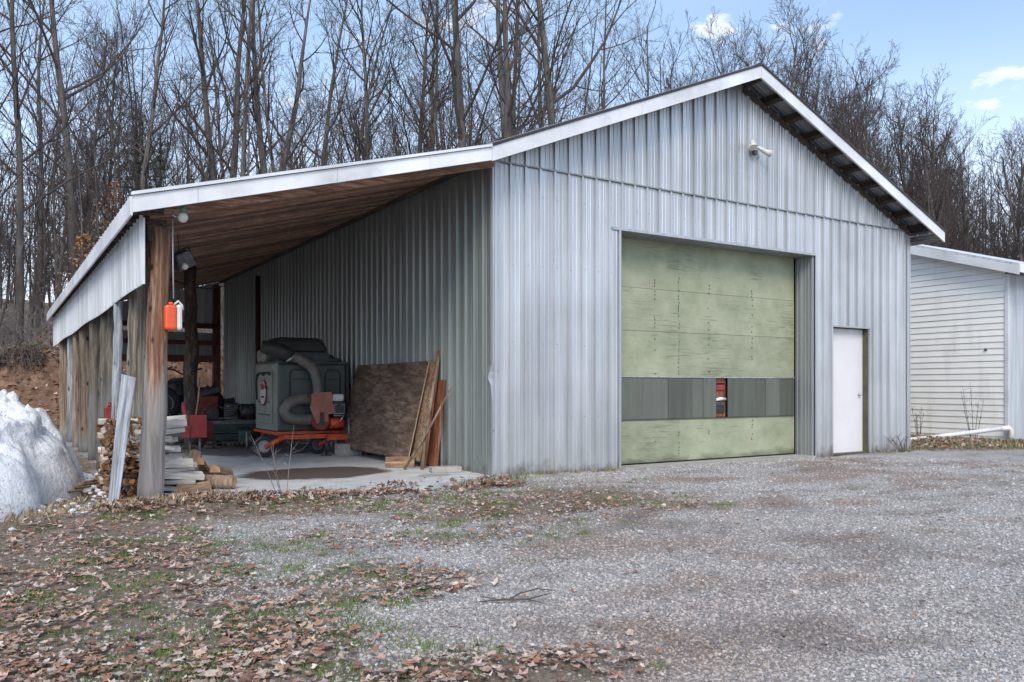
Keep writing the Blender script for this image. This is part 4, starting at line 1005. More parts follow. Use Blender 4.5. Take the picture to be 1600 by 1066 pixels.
for i in range(4):
    a = .3 + i * .12
    o = MB().tube([(0, 0, 0), (.25, .02, .015), (.5, .0, .02)], [.018, .017, .014], 6, wob=.1).build('stick', M['stick'], None, (-5.0 + i * .12, .75 + i * .1, .04 + i * .02), recalc=False); o.rotation_euler = (0, 0, a)
    tag(o, 'brown stick lying in leaves beside the snow heap', 'stick', 'sticks between the snow heap and the posts')
# twig on gravel
tw = MB().tube([(-.28, .02, .02), (-.1, -.03, .035), (.1, -.02, .02), (.30, .05, .03)], [.004, .010, .009, .004], 6)
tw.tube([(-.05, -.03, .03), (.08, .10, .04), (.25, .16, .05), (.40, .14, .03)], [.008, .007, .005, .003], 6).tube([(.1, -.02, .02), (.16, -.12, .02), (.2, -.2, .02)], [.006, .005, .003], 6)
tw.tube([(-.1, -.03, .03), (-.25, .1, .04)], [.005, .003], 5)
o = tw.build('fallen_twig', M['twig'], None, (-2.95, -5.15, 0), recalc=False); o.rotation_euler = (0, 0, rad(-15)); o.scale = (.68, .68, .68); tag(o, 'dark forked twig lying on the gravel in the foreground', 'twig')

# ------------------------------------------------------------------ pipes and weeds by the shed
pp = empty('drain_pipe', (10.1, .3, 0)); tag(pp, 'white plastic drain pipe lying on the grass between barn and shed', 'pipe')
MB().tube([(-.55, .35, .10), (.25, .12, .16), (1.55, -.55, .33)], .043, 10).build('pipe', M['pvc'], pp)
MB().tube([(1.50, -.53, .32), (1.66, -.60, .34), (1.72, -.62, .28), (1.70, -.62, .12)], .05, 10).build('elbow', M['pvc'], pp)
MB().tube([(-.9, .75, .18), (-.6, .4, .10), (-.45, .3, .09)], .05, 10).build('pipe', M['pvc'], pp)
o = MB().tube([(9.95, .9, .1), (10.02, .9, .30), (10.2, .95, .42)], .035, 8).build('drain_elbow', M['pvc'], None); tag(o, 'short white pipe bend standing behind the long drain pipe', 'pipe')
def weed(name, loc, h, n, seed, label, r=.006, spread=.2, mtl='twig'):
    rr = random.Random(seed); b = MB()
    for i in range(n):
        dx, dy = rr.uniform(-spread, spread), rr.uniform(-spread, spread); hh = h * rr.uniform(.6, 1)
        p = [(dx * .2, dy * .2, 0), (dx * .6 + rr.uniform(-.03, .03), dy * .6, hh * .5), (dx + rr.uniform(-.04, .04), dy, hh)]
        b.tube(p, [r, r * .8, r * .4], 4)
        for k in range(5):
            t = rr.uniform(.4, .95); q = Vector(p[1]).lerp(Vector(p[2]), max(0, (t - .5) * 2)) if t > .5 else Vector(p[0]).lerp(Vector(p[1]), t * 2)
            b.tube([q, q + Vector((rr.uniform(-.1, .1), rr.uniform(-.1, .1), rr.uniform(.03, .12)))], [r * .6, r * .3], 3)
    o = b.build(name, M[mtl], None, loc, recalc=False); tag(o, label, 'weed'); return o
weed('dry_weed', (11.35, .15, .05), 1.25, 5, 1, 'tall dry branching weed before the shed siding', spread=.22)
weed('dry_weed', (10.5, .8, .08), .85, 5, 2, 'shorter dark dry weed left of the tall one by the shed', spread=.18)
weed('dry_weed', (8.35, -.25, .0), .35, 8, 3, 'small tangled dry weed at the right foot of the barn', spread=.3)
weed('dry_stalk', (-2.85, -.72, .02), .75, 4, 4, 'thin pale weed stalks standing before the concrete slab', r=.004, spread=.35, mtl='palewood')

# ------------------------------------------------------------------ snow
def snow_heap(name, cx, cy, rx, ry, h, seed, label, power=.62, rings=110, segs=240, edge=.12):
    V = []; F = []
    for i in range(rings + 1):
        t = i / rings
        for k in range(segs):
            a = 2 * PI * k / segs
            e_ = 1 + edge * mnoise.noise(Vector((math.cos(a) * 1.7, math.sin(a) * 1.7, seed)))
            x_ = cx + rx * t * e_ * math.cos(a); y_ = cy + ry * t * e_ * math.sin(a)
            z_ = h * (1 - t ** 2.1) ** power
            f_ = (1 - t ** 6)
            N3 = lambda k_, e=0: mnoise.noise(Vector((x_ * k_ + e, y_ * k_, seed + z_ * k_ * .6)))
            z_ += (N3(1.2) * .26 + N3(3.1) * .20 + N3(6.5) * .12 - abs(N3(10, 3)) * .09 + N3(17) * .045 + N3(34) * .022 + .04) * f_ * min(1, h)
            nx_ = mnoise.noise(Vector((z_ * 4, a * 3, seed + 5))) * .12 * f_ + mnoise.noise(Vector((z_ * 14, a * 11, seed))) * .03 * f_
            V.append((x_ + nx_ * math.cos(a), y_ + nx_ * math.sin(a), z_ - .03))
    for i in range(rings):
        for k in range(segs):
            F.append((i*segs + k, (i+1)*segs + k, (i+1)*segs + (k+1) % segs, i*segs + (k+1) % segs))
    o = MB().add(V, F, True).build(name, M['snow'], None, recalc=False); tag(o, label, 'snow'); return o
snow_heap('snow_heap', -6.35, 1.75, 1.95, 2.25, 1.22, 3, 'large dirty white snow heap left of the lean-to', power=.56, edge=.3)
snow_heap('snow_patch', -4.95, 5.2, .75, 1.5, .16, 7, 'low leftover snow patch beside the far lean-to posts', 1, 24, 50, .4)
snow_heap('snow_patch', -4.6, 2.9, .35, .7, .10, 9, 'small thin snow patch just behind the big heap', 1, 18, 40, .5)

# crumbs of snow fallen off the heap
cm = MB(); r_ = random.Random(6)
for i in range(170):
    a = r_.uniform(-1.9, .9); k_ = r_.uniform(.98, 1.22) if r_.random() < .8 else r_.uniform(1.2, 1.5); s_ = r_.uniform(.012, .055) * (1.3 - .4 * k_)
    cm.sphere((-6.35 + 1.95 * k_ * math.cos(a), 1.75 + 2.25 * k_ * math.sin(a), s_ * .4), s_, 7, 5, (1.2, r_.uniform(.7, 1), .7))
o = cm.build('snow_crumbs', M['snow'], None, recalc=False); tag(o, 'crumbs of snow scattered round the foot of the heap', 'snow', kind='stuff')

# ------------------------------------------------------------------ scattered stones, leaves, grass
rng = np.random.default_rng(12)
cx0, cy0 = CAM.x, CAM.y
def cand(n, rmin, rmax, pw=1.0, half=44):
    """random ground points in a fan in front of the viewpoint, denser near"""
    u = rng.random(n); r = rmin * (rmax / rmin) ** u if pw == 1.0 else rmin + (rmax - rmin) * u
    a = np.radians(32.2 + (rng.random(n) * 2 - 1) * half)
    return cx0 + r * np.sin(a), cy0 + r * np.cos(a), r
def blocked(x, y):
    inbarn = (x > -.02) & (x < WX + .02) & (y > 0) & (y < D)
    slab_ = (x > -3.76) & (x < 0.0) & (y > -.42) & (y < D)
    shed_ = (x > HX - .05) & (y > HY - .05) & (y < HY + 12)
    return inbarn | shed_, slab_
# gravel stones
x, y, r = cand(210000, 2.2, 15)
bb_, ss_ = blocked(x, y); ld = leafd(x, y)
bwn = brownf(x, y)
keep = ~bb_ & ~ss_ & (rng.random(len(x)) > ld * .93) & (rng.random(len(x)) > bwn * .35) & (y < 1.5)
x, y, r, bwn = x[keep], y[keep], r[keep], bwn[keep]
size = (.0032 + .0055 * rng.random(len(x)) ** 2.4) * (1 + r * .07)
big = rng.random(len(x)) < .004; size[big] *= 1.8
z = height(x, y) + size * .15
pm_ = bpy.data.meshes.new('gravel_stones'); pm_.vertices.add(len(x)); pm_.vertices.foreach_set('co', np.stack([x, y, z], 1).astype(np.float32).ravel())
a_ = pm_.attributes.new('size', 'FLOAT', 'POINT'); a_.data.foreach_set('value', size.astype(np.float32))
a_ = pm_.attributes.new('damp', 'FLOAT', 'POINT'); a_.data.foreach_set('value', dampf(x, y).astype(np.float32))
a_ = pm_.attributes.new('brown', 'FLOAT', 'POINT'); a_.data.foreach_set('value', bwn.astype(np.float32))
a_ = pm_.attributes.new('turn', 'FLOAT_VECTOR', 'POINT'); a_.data.foreach_set('vector', (rng.random((len(x), 3)) * np.array([.7, .7, 6.28])).astype(np.float32).ravel())
pm_.materials.append(M['stone'])
gs = link('gravel_stones', pm_); tag(gs, 'loose grey crushed stones covering the yard', 'gravel', kind='stuff')
ng = bpy.data.node_groups.new('stones', 'GeometryNodeTree')
ng.interface.new_socket('Geometry', in_out='INPUT', socket_type='NodeSocketGeometry'); ng.interface.new_socket('Geometry', in_out='OUTPUT', socket_type='NodeSocketGeometry')
gi = ng.nodes.new('NodeGroupInput'); go = ng.nodes.new('NodeGroupOutput')
ico = ng.nodes.new('GeometryNodeMeshIcoSphere'); ico.inputs['Radius'].default_value = 1; ico.inputs['Subdivisions'].default_value = 1
tf = ng.nodes.new('GeometryNodeTransform'); tf.inputs['Scale'].default_value = (1.25, .9, .62)
m2p = ng.nodes.new('GeometryNodeMeshToPoints'); iop = ng.nodes.new('GeometryNodeInstanceOnPoints')
na1 = ng.nodes.new('GeometryNodeInputNamedAttribute'); na1.data_type = 'FLOAT'; na1.inputs['Name'].default_value = 'size'
na2 = ng.nodes.new('GeometryNodeInputNamedAttribute'); na2.data_type = 'FLOAT_VECTOR'; na2.inputs['Name'].default_value = 'turn'
smn = ng.nodes.new('GeometryNodeSetMaterial'); smn.inputs['Material'].default_value = M['stone']
def gl(a, b): ng.links.new(a, b)
gl(gi.outputs[0], m2p.inputs['Mesh']); gl(m2p.outputs[0], iop.inputs['Points'])
gl(ico.outputs[0], tf.inputs[0]); gl(tf.outputs[0], smn.inputs[0]); gl(smn.outputs[0], iop.inputs['Instance'])
gl(na1.outputs['Attribute'], iop.inputs['Scale']); gl(na2.outputs['Attribute'], iop.inputs['Rotation']); gl(iop.outputs[0], go.inputs[0])
md = gs.modifiers.new('stones', 'NODES'); md.node_group = ng

def scatter_mesh(name, tmpl, faces, x, y, z, size, rotz, tilt, tiltdir, cols, mtl, label, cat):
    """tmpl: list of (k,3) shape variants; every copy gets its own place, turn, tilt and colour"""
    n = len(x); k = tmpl[0].shape[0]; T = np.stack(tmpl)[rng.integers(0, len(tmpl), n)] * size[:, None, None]
    c, s = np.cos(rotz)[:, None], np.sin(rotz)[:, None]
    X1 = T[:, :, 0] * c - T[:, :, 1] * s; Y1 = T[:, :, 0] * s + T[:, :, 1] * c; Z1 = T[:, :, 2]
    cd_, sd_ = np.cos(tiltdir)[:, None], np.sin(tiltdir)[:, None]; ct_, st_ = np.cos(tilt)[:, None], np.sin(tilt)[:, None]
    A = X1 * cd_ + Y1 * sd_; B = -X1 * sd_ + Y1 * cd_
    A2 = A * ct_ - Z1 * st_; Z2 = A * st_ + Z1 * ct_
    X2 = A2 * cd_ - B * sd_; Y2 = A2 * sd_ + B * cd_
    V = np.stack([X2 + x[:, None], Y2 + y[:, None], Z2 + z[:, None]], -1).reshape(-1, 3)
    F = (np.arange(n)[:, None, None] * k + faces[None]).reshape(-1, faces.shape[1])
    me = np_mesh(name, V, F, mtl, False)
    at2 = me.attributes.new('col', 'FLOAT_COLOR', 'POINT')
    cc = np.ones((n, k, 4)); cc[:, :, :3] = cols[:, None, :]
    at2.data.foreach_set('color', cc.astype(np.float32).ravel())
    o = link(name, me); tag(o, label, cat, kind='stuff'); return o
def leaf_tmpl(seed):
    q = np.random.default_rng(seed); pts = [(0, 0, 0)]
    lob = 5; curl = q.uniform(.1, .8)
    for i in range(2 * lob):
        a = 2 * PI * i / (2 * lob) + q.uniform(-.12, .12); rr_ = (.5 if i % 2 == 0 else .31) * q.uniform(.62, 1.12)
        pts.append((rr_ * math.cos(a), rr_ * .85 * math.sin(a), curl * rr_ * rr_ * q.uniform(-.3, 1.6)))
    return np.array(pts)
LT = [leaf_tmpl(i) for i in range(10)]
LF = np.array([(0, 1 + i, 1 + (i + 1) % 10) for i in range(10)])
PAL = np.array([(.50, .35, .27), (.34, .19, .125), (.60, .47, .39), (.24, .13, .085), (.44, .27, .19), (.66, .56, .48), (.20, .12, .085), (.42, .20, .115), (.56, .38, .29), (.46, .34, .29)])
def leafcols(n): return PAL[rng.integers(0, len(PAL), n)] * rng.uniform(.65, 1.12, (n, 1))
x, y, r = cand(130000, 2.2, 18)
bb_, ss_ = blocked(x, y); d = leafd(x, y)
patch = np.array([mnoise.noise(Vector((a * 1.6, b * 1.6, 3.3))) for a, b in zip(x, y)])
d2 = np.clip(d * (1.0 + 1.2 * patch) - .12, 0, 1) ** 1.3 + .009
keep = ~bb_ & ~ss_ & (rng.random(len(x)) < d2 * .52 * np.clip(.25 + r * .16, 0, 1))
x, y, r = x[keep], y[keep], r[keep]; n = len(x)
scatter_mesh('fallen_leaves', LT, LF, x, y, height(x, y) + .012 + .02 * rng.random(n), rng.uniform(.022, .074, n), rng.random(n) * 6.28, np.abs(rng.normal(0, .27, n)), rng.random(n) * 6.28, leafcols(n), M['leaf'], 'dry brown and tan maple leaves strewn over the yard', 'leaves')
# leaves and litter heaped along the slab front
n = 3400; x = -4.5 + 4.4 * rng.random(n) ** 1.5; y = -.62 - .12 * np.sin(x * 1.7) + rng.normal(0, 1, n) * (.10 + .16 * np.abs(np.sin(x * 2.3 + 1))) - .10 * (x < -3)
kp = np.array([mnoise.noise(Vector((a * 2.2, b * 2.2, 8))) for a, b in zip(x, y)]) > rng.uniform(-.35, .35, n); kp &= (y < -.36) | (rng.random(n) < .12)
x, y = x[kp], y[kp]; n = len(x)
scatter_mesh('leaf_drift', LT, LF, x, y, np.maximum(height(x, y), np.where(y > -.5, .04, -1)) + .01 + rng.random(n) * .05, rng.uniform(.04, .09, n), rng.random(n) * 6.28, np.abs(rng.normal(0, .6, n)), rng.random(n) * 6.28, leafcols(n) * .85, M['leaf'], 'drift of brown leaves piled along the front of the slab', 'leaves')
# leaves on the slope and forest floor
n = 42000; x = rng.uniform(-20, 10, n); y = 3 + 33 * rng.random(n) ** 1.2
bb_, ss_ = blocked(x, y); bdv = y - bankline(x)
keep = ~bb_ & ~ss_ & ((bdv > .0) | (x < -4.4)) & ~((bdv > .1) & (bdv < 1.7) & (rng.random(n) < .25)); x, y = x[keep], y[keep]; n = len(x)
scatter_mesh('forest_leaf_litter', LT, LF, x, y, height(x, y) + .02 + .04 * rng.random(n), rng.uniform(.08, .20, n), rng.random(n) * 6.28, np.abs(rng.normal(0, .4, n)), rng.random(n) * 6.28, leafcols(n), M['leaf'], 'brown leaf litter covering the bank and forest floor', 'leaves')
n = 7000; x = rng.uniform(-15, 0, n); y = bankline(x) + rng.uniform(-2.2, 3.2, n); bb_, ss_ = blocked(x, y); kp = ~bb_ & ~ss_; x, y = x[kp], y[kp]
kp = np.array([mnoise.noise(Vector((a * 1.1, b * 1.1, 2))) for a, b in zip(x, y)]) > rng.uniform(-.5, .25, len(x)); x, y = x[kp], y[kp]; n = len(x)
scatter_mesh('bank_leaves', LT, LF, x, y, height(x, y) + .02, rng.uniform(.07, .15, n), rng.random(n) * 6.28, np.abs(rng.normal(0, .8, n)), rng.random(n) * 6.28, leafcols(n), M['leaf'], 'brown leaves sliding down the bare soil of the bank', 'leaves')
# grass tufts
def blade(seed):
    q = np.random.default_rng(seed); b_ = q.uniform(-.3, .3); w_ = .024
    return np.array([(-w_, 0, 0), (w_, 0, 0), (w_ * .7 + b_ * .4, q.uniform(-.1, .1), .6), (b_, q.uniform(-.3, .3), 1.0)])
GT = [blade(i) for i in range(8)]; GF = np.array([(0, 1, 2), (0, 2, 3)])
def tufts(name, centres, per, rad_, hs, cols, label, spread=.35):
    X_, Y_, H_, C_ = [], [], [], []
    for (a, b_, sc_t) in centres:
        m_ = int(per * rng.uniform(.5, 1.3)); X_.append(a + rng.normal(0, rad_ * sc_t, m_)); Y_.append(b_ + rng.normal(0, rad_ * sc_t, m_)); H_.append(rng.uniform(hs[0], hs[1], m_) * (.7 + .3 * sc_t))
    x = np.concatenate(X_); y = np.concatenate(Y_); h = np.concatenate(H_); n = len(x)
    cc = np.array(cols)[rng.integers(0, len(cols), n)] * rng.uniform(.7, 1.2, (n, 1))
    return scatter_mesh(name, GT, GF, x, y, height(x, y) - .003, h, rng.random(n) * 6.28, np.abs(rng.normal(0, spread, n)), rng.random(n) * 6.28, cc, M['grass'], label, 'grass')
GREEN = [(.10, .18, .035), (.14, .22, .05), (.08, .14, .03), (.20, .24, .08)]
STRAW = [(.42, .33, .22), (.33, .25, .16), (.50, .41, .29), (.24, .17, .10)]
cs = []
q_ = random.Random(8)
while len(cs) < 420:
    rr_ = q_.uniform(2.5, 10); a = rad(32.2 + q_.uniform(-36, 20)); px_, py_ = cx0 + rr_ * math.sin(a), cy0 + rr_ * math.cos(a)
    dn = float(leafd(px_, py_)); 
    if py_ > -.7 or not (.10 < dn) or mnoise.noise(Vector((px_ * .9, py_ * .9, 9))) < -.05: continue
    cs.append((px_, py_, q_.uniform(.5, 1.4)))
cs += [(-.35, -1.05, 1.1), (.05, -1.0, 1.2), (-.2, -1.35, .8), (1.2, -1.2, .7), (.9, -2.4, .7), (3.0, -3.0, .8), (1.6, -1.05, .6), (-2.3, -4.2, 1)]
c2 = [(a + q_.uniform(-.3, .3), b + q_.uniform(-.3, .3), q_.uniform(.6, 1.6)) for a, b, c in cs[::6]]
tufts('bright_grass', c2, 80, .04, (.018, .04), [(.16, .24, .05), (.23, .29, .08), (.13, .19, .05)], 'bright yellow green grass clumps dotting the leafy ground')
tufts('green_grass', cs, 95, .06, (.012, .032), GREEN + [(.20, .30, .06)], 'small green grass tufts sprouting through the leaves and gravel')
cs = [(q_.uniform(8.9, 11.8), q_.uniform(-.35, 1.6), 1.0) for _ in range(170)] + [(q_.uniform(9.5, 14), q_.uniform(-.9, -.2), 1.0) for _ in range(110)]
tufts('verge_grass', cs, 40, .12, (.04, .12), GREEN[:3] + STRAW + STRAW[:2], 'mixed green and dry grass on the verge by the shed')
cs = [(-4.0 + q_.uniform(-.5, .9), -.72 + q_.uniform(-.15, .15), 1) for _ in range(32)] + [(-5.2 + q_.uniform(-.9, .7), -.35 + q_.uniform(-.5, .9), 1) for _ in range(42)] + [(q_.uniform(-.8, .1), -.28 + q_.uniform(-.1, .12), .7) for _ in range(12)]
tufts('straw_grass', cs, 60, .08, (.03, .11), STRAW, 'flattened dry straw grass at the front post and snow heap', 1.15)
cs = [(q_.uniform(.05, 2.0), -.05 - abs(q_.gauss(0, .04)), .6) for _ in range(26)] + [(q_.uniform(7.7, 8.9), -.06 - abs(q_.gauss(0, .05)), .8) for _ in range(20)] + [(q_.uniform(-.9, .3), q_.uniform(-.5, -.12), .9) for _ in range(26)]
tufts('wall_foot_grass', cs, 30, .05, (.02, .075), GREEN[:3] + STRAW, 'ragged grass and straw along the foot of the barn wall', .6)
# leaf litter under the right weeds
n = 2600; x = rng.uniform(8.9, 14, n); y = rng.uniform(-1.0, 1.9, n); kp = ~((x > HX - .05) & (y > HY)) & (y > -.95 + .15 * np.sin(x * 3)); x, y = x[kp], y[kp]; n = len(x)
scatter_mesh('verge_leaves', LT, LF, x, y, height(x, y) + .03 + .05 * rng.random(n), rng.uniform(.05, .11, n), rng.random(n) * 6.28, np.abs(rng.normal(0, .5, n)), rng.random(n) * 6.28, leafcols(n), M['leaf'], 'brown leaves caught in the verge grass by the shed', 'leaves')

# ------------------------------------------------------------------ trees
def gen_tree(seed, H, r0, clear=.30, fork=False, limbs=15, up=.35, wide=1.0, dens=1.0):
    rr = random.Random(seed); T = MB(); C = MB()
    def grow(p, d, ln, r, lv, tube_to):
        ns = (12, 6, 5, 3, 2)[lv]; pts = [p.copy()]; rs = [r]; dirs = [d.copy()]
        st = ln / ns
        for i in range(ns):
            jit = (.032, .14, .19, .23, .28)[lv]
            d = (d + Vector((rr.gauss(0, jit), rr.gauss(0, jit), rr.gauss(0, jit * .6))) + Vector((0, 0, (.05, .13, .10, .07, .03)[lv] * (up / .35)))).normalized()
            p = p + d * st; t = (i + 1) / ns
            pts.append(p.copy()); rs.append(max(.0048, r * (1 - t * (.80, .82, .8, .7, .6)[lv]))); dirs.append(d.copy())
        tube_to.tube(pts, rs, (9, 6, 4, 3, 3)[lv], caps=False, smooth=lv < 3)
        if lv >= 4: return
        cnt = (limbs, rr.randint(6, 9), rr.randint(5, 7), rr.randint(3, 4))[lv]
        cnt = max(2, int(cnt * dens)) if lv > 0 else cnt
        for k in range(cnt):
            t = (clear + (1 - clear) * ((k + rr.random()) / cnt)) if lv == 0 else .18 + .80 * ((k + rr.random()) / cnt)
            f_ = t * ns; i = min(int(f_), ns - 1); q = pts[i].lerp(pts[i + 1], f_ - i); dd_ = dirs[i]
            ang = rad(rr.uniform(28, 62) if lv == 0 else rr.uniform(22, 55)) * wide
            ax = dd_.orthogonal().normalized(); ax.rotate(Matrix.Rotation(rr.uniform(0, 2 * PI), 3, dd_))
            nd_ = (Matrix.Rotation(ang, 3, ax) @ dd_).normalized()
            rt = rs[i]
            if lv == 0: l2 = ln * rr.uniform(.22, .40) * (1.15 - .65 * t); r2 = min(rt * .55, r * rr.uniform(.22, .38))
            else: l2 = ln * rr.uniform(.35, .62) * (1.1 - .45 * t); r2 = rt * rr.uniform(.45, .65)
            grow(q, nd_, l2, max(r2, .0055), lv + 1, C)
    base = Vector((0, 0, -.3))
    if fork:
        h1 = H * rr.uniform(.22, .34); pts = [base, Vector((rr.uniform(-.1, .1), 0, h1 * .5)), Vector((rr.uniform(-.15, .15), rr.uniform(-.1, .1), h1))]
        T.tube(pts, [r0 * 1.1, r0 * .95, r0 * .85], 10, caps=False)
        for s in (-1, 1):
            grow(pts[-1] - Vector((0, 0, .15)), Vector((s * rr.uniform(.08, .17), rr.uniform(-.1, .1), 1)).normalized(), H - h1, r0 * rr.uniform(.58, .72), 0, T)
    else:
        T.tube([base, Vector((0, 0, .25))], [r0 * 1.35, r0 * 1.02], 10, caps=False)
        grow(Vector((0, 0, .2)), Vector((rr.uniform(-.05, .05), rr.uniform(-.05, .05), 1)).normalized(), H, r0, 0, T)
    return T.mesh('trunk', M['trunk']), C.mesh('crown', M['twig'])
def place(meshes, name, x, y, rz, s, label, group=None, cat='tree', tilt=(0, 0), zoff=0):
    e = empty(name, (x, y, float(height(x, y)) + zoff), rz); e.rotation_euler = (tilt[0], tilt[1], rz); e.scale = (s, s, s)
    link('trunk', meshes[0], e); link('crown', meshes[1], e)
    tag(e, label, cat, group); return e
TALL = [gen_tree(100 + i, 17 + (i % 3), .12 + .025 * (i % 3), .22, False, 18, dens=.72) for i in range(6)]
FORK = [gen_tree(200 + i, 18, .30, .10, True, 12, dens=.8) for i in range(3)]
SLIM = [gen_tree(300 + i, 12, .075, .15, False, 14, dens=.62) for i in range(4)]
BUSHY = [gen_tree(400 + i, 12.5, .14, .12, False, 26, up=.45, wide=.9, dens=.95) for i in range(4)]
SAPL = [gen_tree(500 + i, 5.5, .035, .05, False, 13, dens=.7) for i in range(3)]
F2 = Vector((.5329, .8462)); R2 = Vector((.8462, -.5329))
def spot(deg, dist):
    a = rad(32.2 + deg); return cx0 + dist * math.sin(a), cy0 + dist * math.cos(a)
def deg_px(px): return math.degrees(math.atan((px - 800) / 1283))
tr_ = random.Random(31)
def big(meshes, px, dist, s, rz, label):
    a = deg_px(px); x_, y_ = spot(a, dist / math.cos(rad(a))); place(meshes, 'bare_tree', x_, y_, rz, s, label)
big(FORK[0], 792, 30, 1.05, .6, 'thick double trunked bare tree above the barn eave, largest of the wood')
big(TALL[2], 737, 31, 1.3, 1.5, 'tall single trunked bare tree left of the double trunked one')
big(TALL[5], 905, 33, 1.35, 3.0, 'tall dark bare tree right of the double trunked one')
big(FORK[1], 345, 31, .85, 2.2, 'forked bare tree above the left part of the lean-to roof')
big(FORK[2], 425, 32, .85, .2, 'forked bare tree with dense upright limbs above the lean-to roof')
big(TALL[0], 30, 25, 1.0, .9, 'bare tree standing nearest the left edge on the bank')
big(TALL[3], 60, 30, .9, 2.2, 'slightly leaning bare tree on the left bank')
big(TALL[4], 118, 27, .95, 3.9, 'bare tree on the bank straight above the lean-to eave end')
big(BUSHY[0], 1270, 38, 1.12, 1.0, 'round crowned bare tree just right of the barn ridge')
big(BUSHY[1], 1400, 42, 1.12, 2.0, 'wide bare tree above the right slope of the barn roof')
def exclude(x_, y_): return (-5 < x_ < 10 and y_ < 19) or (10 < x_ < 20 and y_ < 14) or y_ < float(bankline(x_)) + 1.5
cnt = 0; tries = 0
while cnt < 140 and tries < 4000:
    tries += 1
    a = tr_.uniform(-40, 11); dist = tr_.uniform(24, 66); x_, y_ = spot(a, dist)
    if exclude(x_, y_): continue
    kind = tr_.random()
    if kind < .36: ms, s, lb = tr_.choice(TALL), tr_.uniform(.7, 1.05), 'tall bare tree in the wood behind the barn'
    elif kind < .88: ms, s, lb = tr_.choice(SLIM), tr_.uniform(.7, 1.3), 'slender bare tree in the wood behind the barn'
    else: ms, s, lb = tr_.choice(BUSHY), tr_.uniform(.8, 1.2), 'densely branched bare tree in the wood behind the barn'
    place(ms, 'bare_tree', x_, y_, tr_.uniform(0, 6.28), s, lb, 'bare trees of the wood behind the barn', tilt=(tr_.gauss(0, .04), tr_.gauss(0, .04))); cnt += 1
cnt = 0
while cnt < 115:
    a = tr_.uniform(11, 42); t = (a - 11) / 31; dist = tr_.uniform(34, 60); x_, y_ = spot(a, dist)
    if 10 < x_ < 20 and y_ < 14: continue
    if x_ < 16 and exclude(x_, y_): continue
    top = (.44 - .12 * min(1, max(0, (math.tan(rad(a)) * 1283 + 800 - 1150) / 420))) * dist * math.cos(rad(a)) + 1.15 - float(height(x_, y_))
    s = top / 13.0 * tr_.uniform(.70, 1.0)
    place(tr_.choice(BUSHY + SLIM[:2]), 'bare_tree', x_, y_, tr_.uniform(0, 6.28), s, 'bare tree with fine dense twigs in the wood right of the barn', 'bare trees of the wood right of the barn'); cnt += 1
cnt = 0
while cnt < 60:
    a = tr_.uniform(-40, -6); dist = tr_.uniform(20, 36); x_, y_ = spot(a, dist)
    if y_ < float(bankline(x_)) + 1.0 or exclude(x_, y_): continue
    place(tr_.choice(SAPL), 'bare_sapling', x_, y_, tr_.uniform(0, 6.28), tr_.uniform(.6, 1.2), 'thin bare sapling on the bank behind the lean-to', 'bare saplings on the bank', 'sapling', tilt=(tr_.gauss(0, .12), tr_.gauss(0, .12))); cnt += 1

# far wood that reads as one mass
fw = MB(); fr_ = random.Random(77)
for i in range(720):
    a = 46 * (fr_.random() ** .8) * (1 if fr_.random() < .6 else -1); dist = fr_.uniform(66, 105); x_, y_ = spot(a, dist)
    g_ = float(height(x_, y_)); H_ = dist * fr_.uniform(.14, .27) - g_ + 1
    tp = Vector((x_ + fr_.gauss(0, .7), y_ + fr_.gauss(0, .7), g_ + H_)); b0 = Vector((x_, y_, g_ - .3))
    md_ = b0.lerp(tp, .5) + Vector((fr_.gauss(0, .3), fr_.gauss(0, .3), 0))
    fw.tube([b0, md_, tp], [.11, .08, .015], 4, caps=False)
    for k in range(15):
        t = fr_.uniform(.2, .97); q = b0.lerp(md_, t * 2) if t < .5 else md_.lerp(tp, t * 2 - 1)
        an = fr_.uniform(0, 6.28); l_ = fr_.uniform(1.2, 3.2) * (1.2 - t * .7); dd_ = Vector((math.cos(an) * .55, math.sin(an) * .55, fr_.uniform(.5, 1.1))).normalized()
        e_ = q + dd_ * l_; fw.tube([q, q.lerp(e_, .5) + Vector((fr_.gauss(0, .1), fr_.gauss(0, .1), 0)), e_], [.035, .024, .010], 3, caps=False)
        for j in range(4):
            s_ = q.lerp(e_, fr_.uniform(.3, 1)); fw.tube([s_, s_ + (dd_ + Vector((fr_.gauss(0, .5), fr_.gauss(0, .5), fr_.gauss(.2, .3)))) * fr_.uniform(.5, 1.2)], [.014, .008], 3, caps=False)
o = fw.build('far_wood', M['twig'], None, recalc=False); tag(o, 'distant bare woodland filling the gaps between nearer trees', 'woodland', kind='stuff')

# undergrowth brush on the bank top
ub = MB()
for i in range(2600):
    x_ = fr_.uniform(-20, 6); y_ = float(bankline(x_)) + fr_.uniform(1.6, 12); g_ = float(height(x_, y_)); dd_ = Vector((fr_.gauss(0, .45), fr_.gauss(0, .45), 1)).normalized(); l_ = fr_.uniform(.4, 1.8)
    p0 = Vector((x_, y_, g_ - .02)); p1 = p0 + dd_ * l_ * .5; p2 = p1 + (dd_ + Vector((fr_.gauss(0, .4), fr_.gauss(0, .4), -.05))).normalized() * l_ * .5
    ub.tube([p0, p1, p2], [.009, .007, .004], 3, caps=False)
    for j in range(2): ub.tube([p1, p1 + Vector((fr_.gauss(0, .3), fr_.gauss(0, .3), fr_.uniform(0, .4)))], [.006, .003], 3, caps=False)
o = ub.build('undergrowth', M['palewood'], None, recalc=False); tag(o, 'tangle of thin pale brush on the bank', 'undergrowth', kind='stuff')
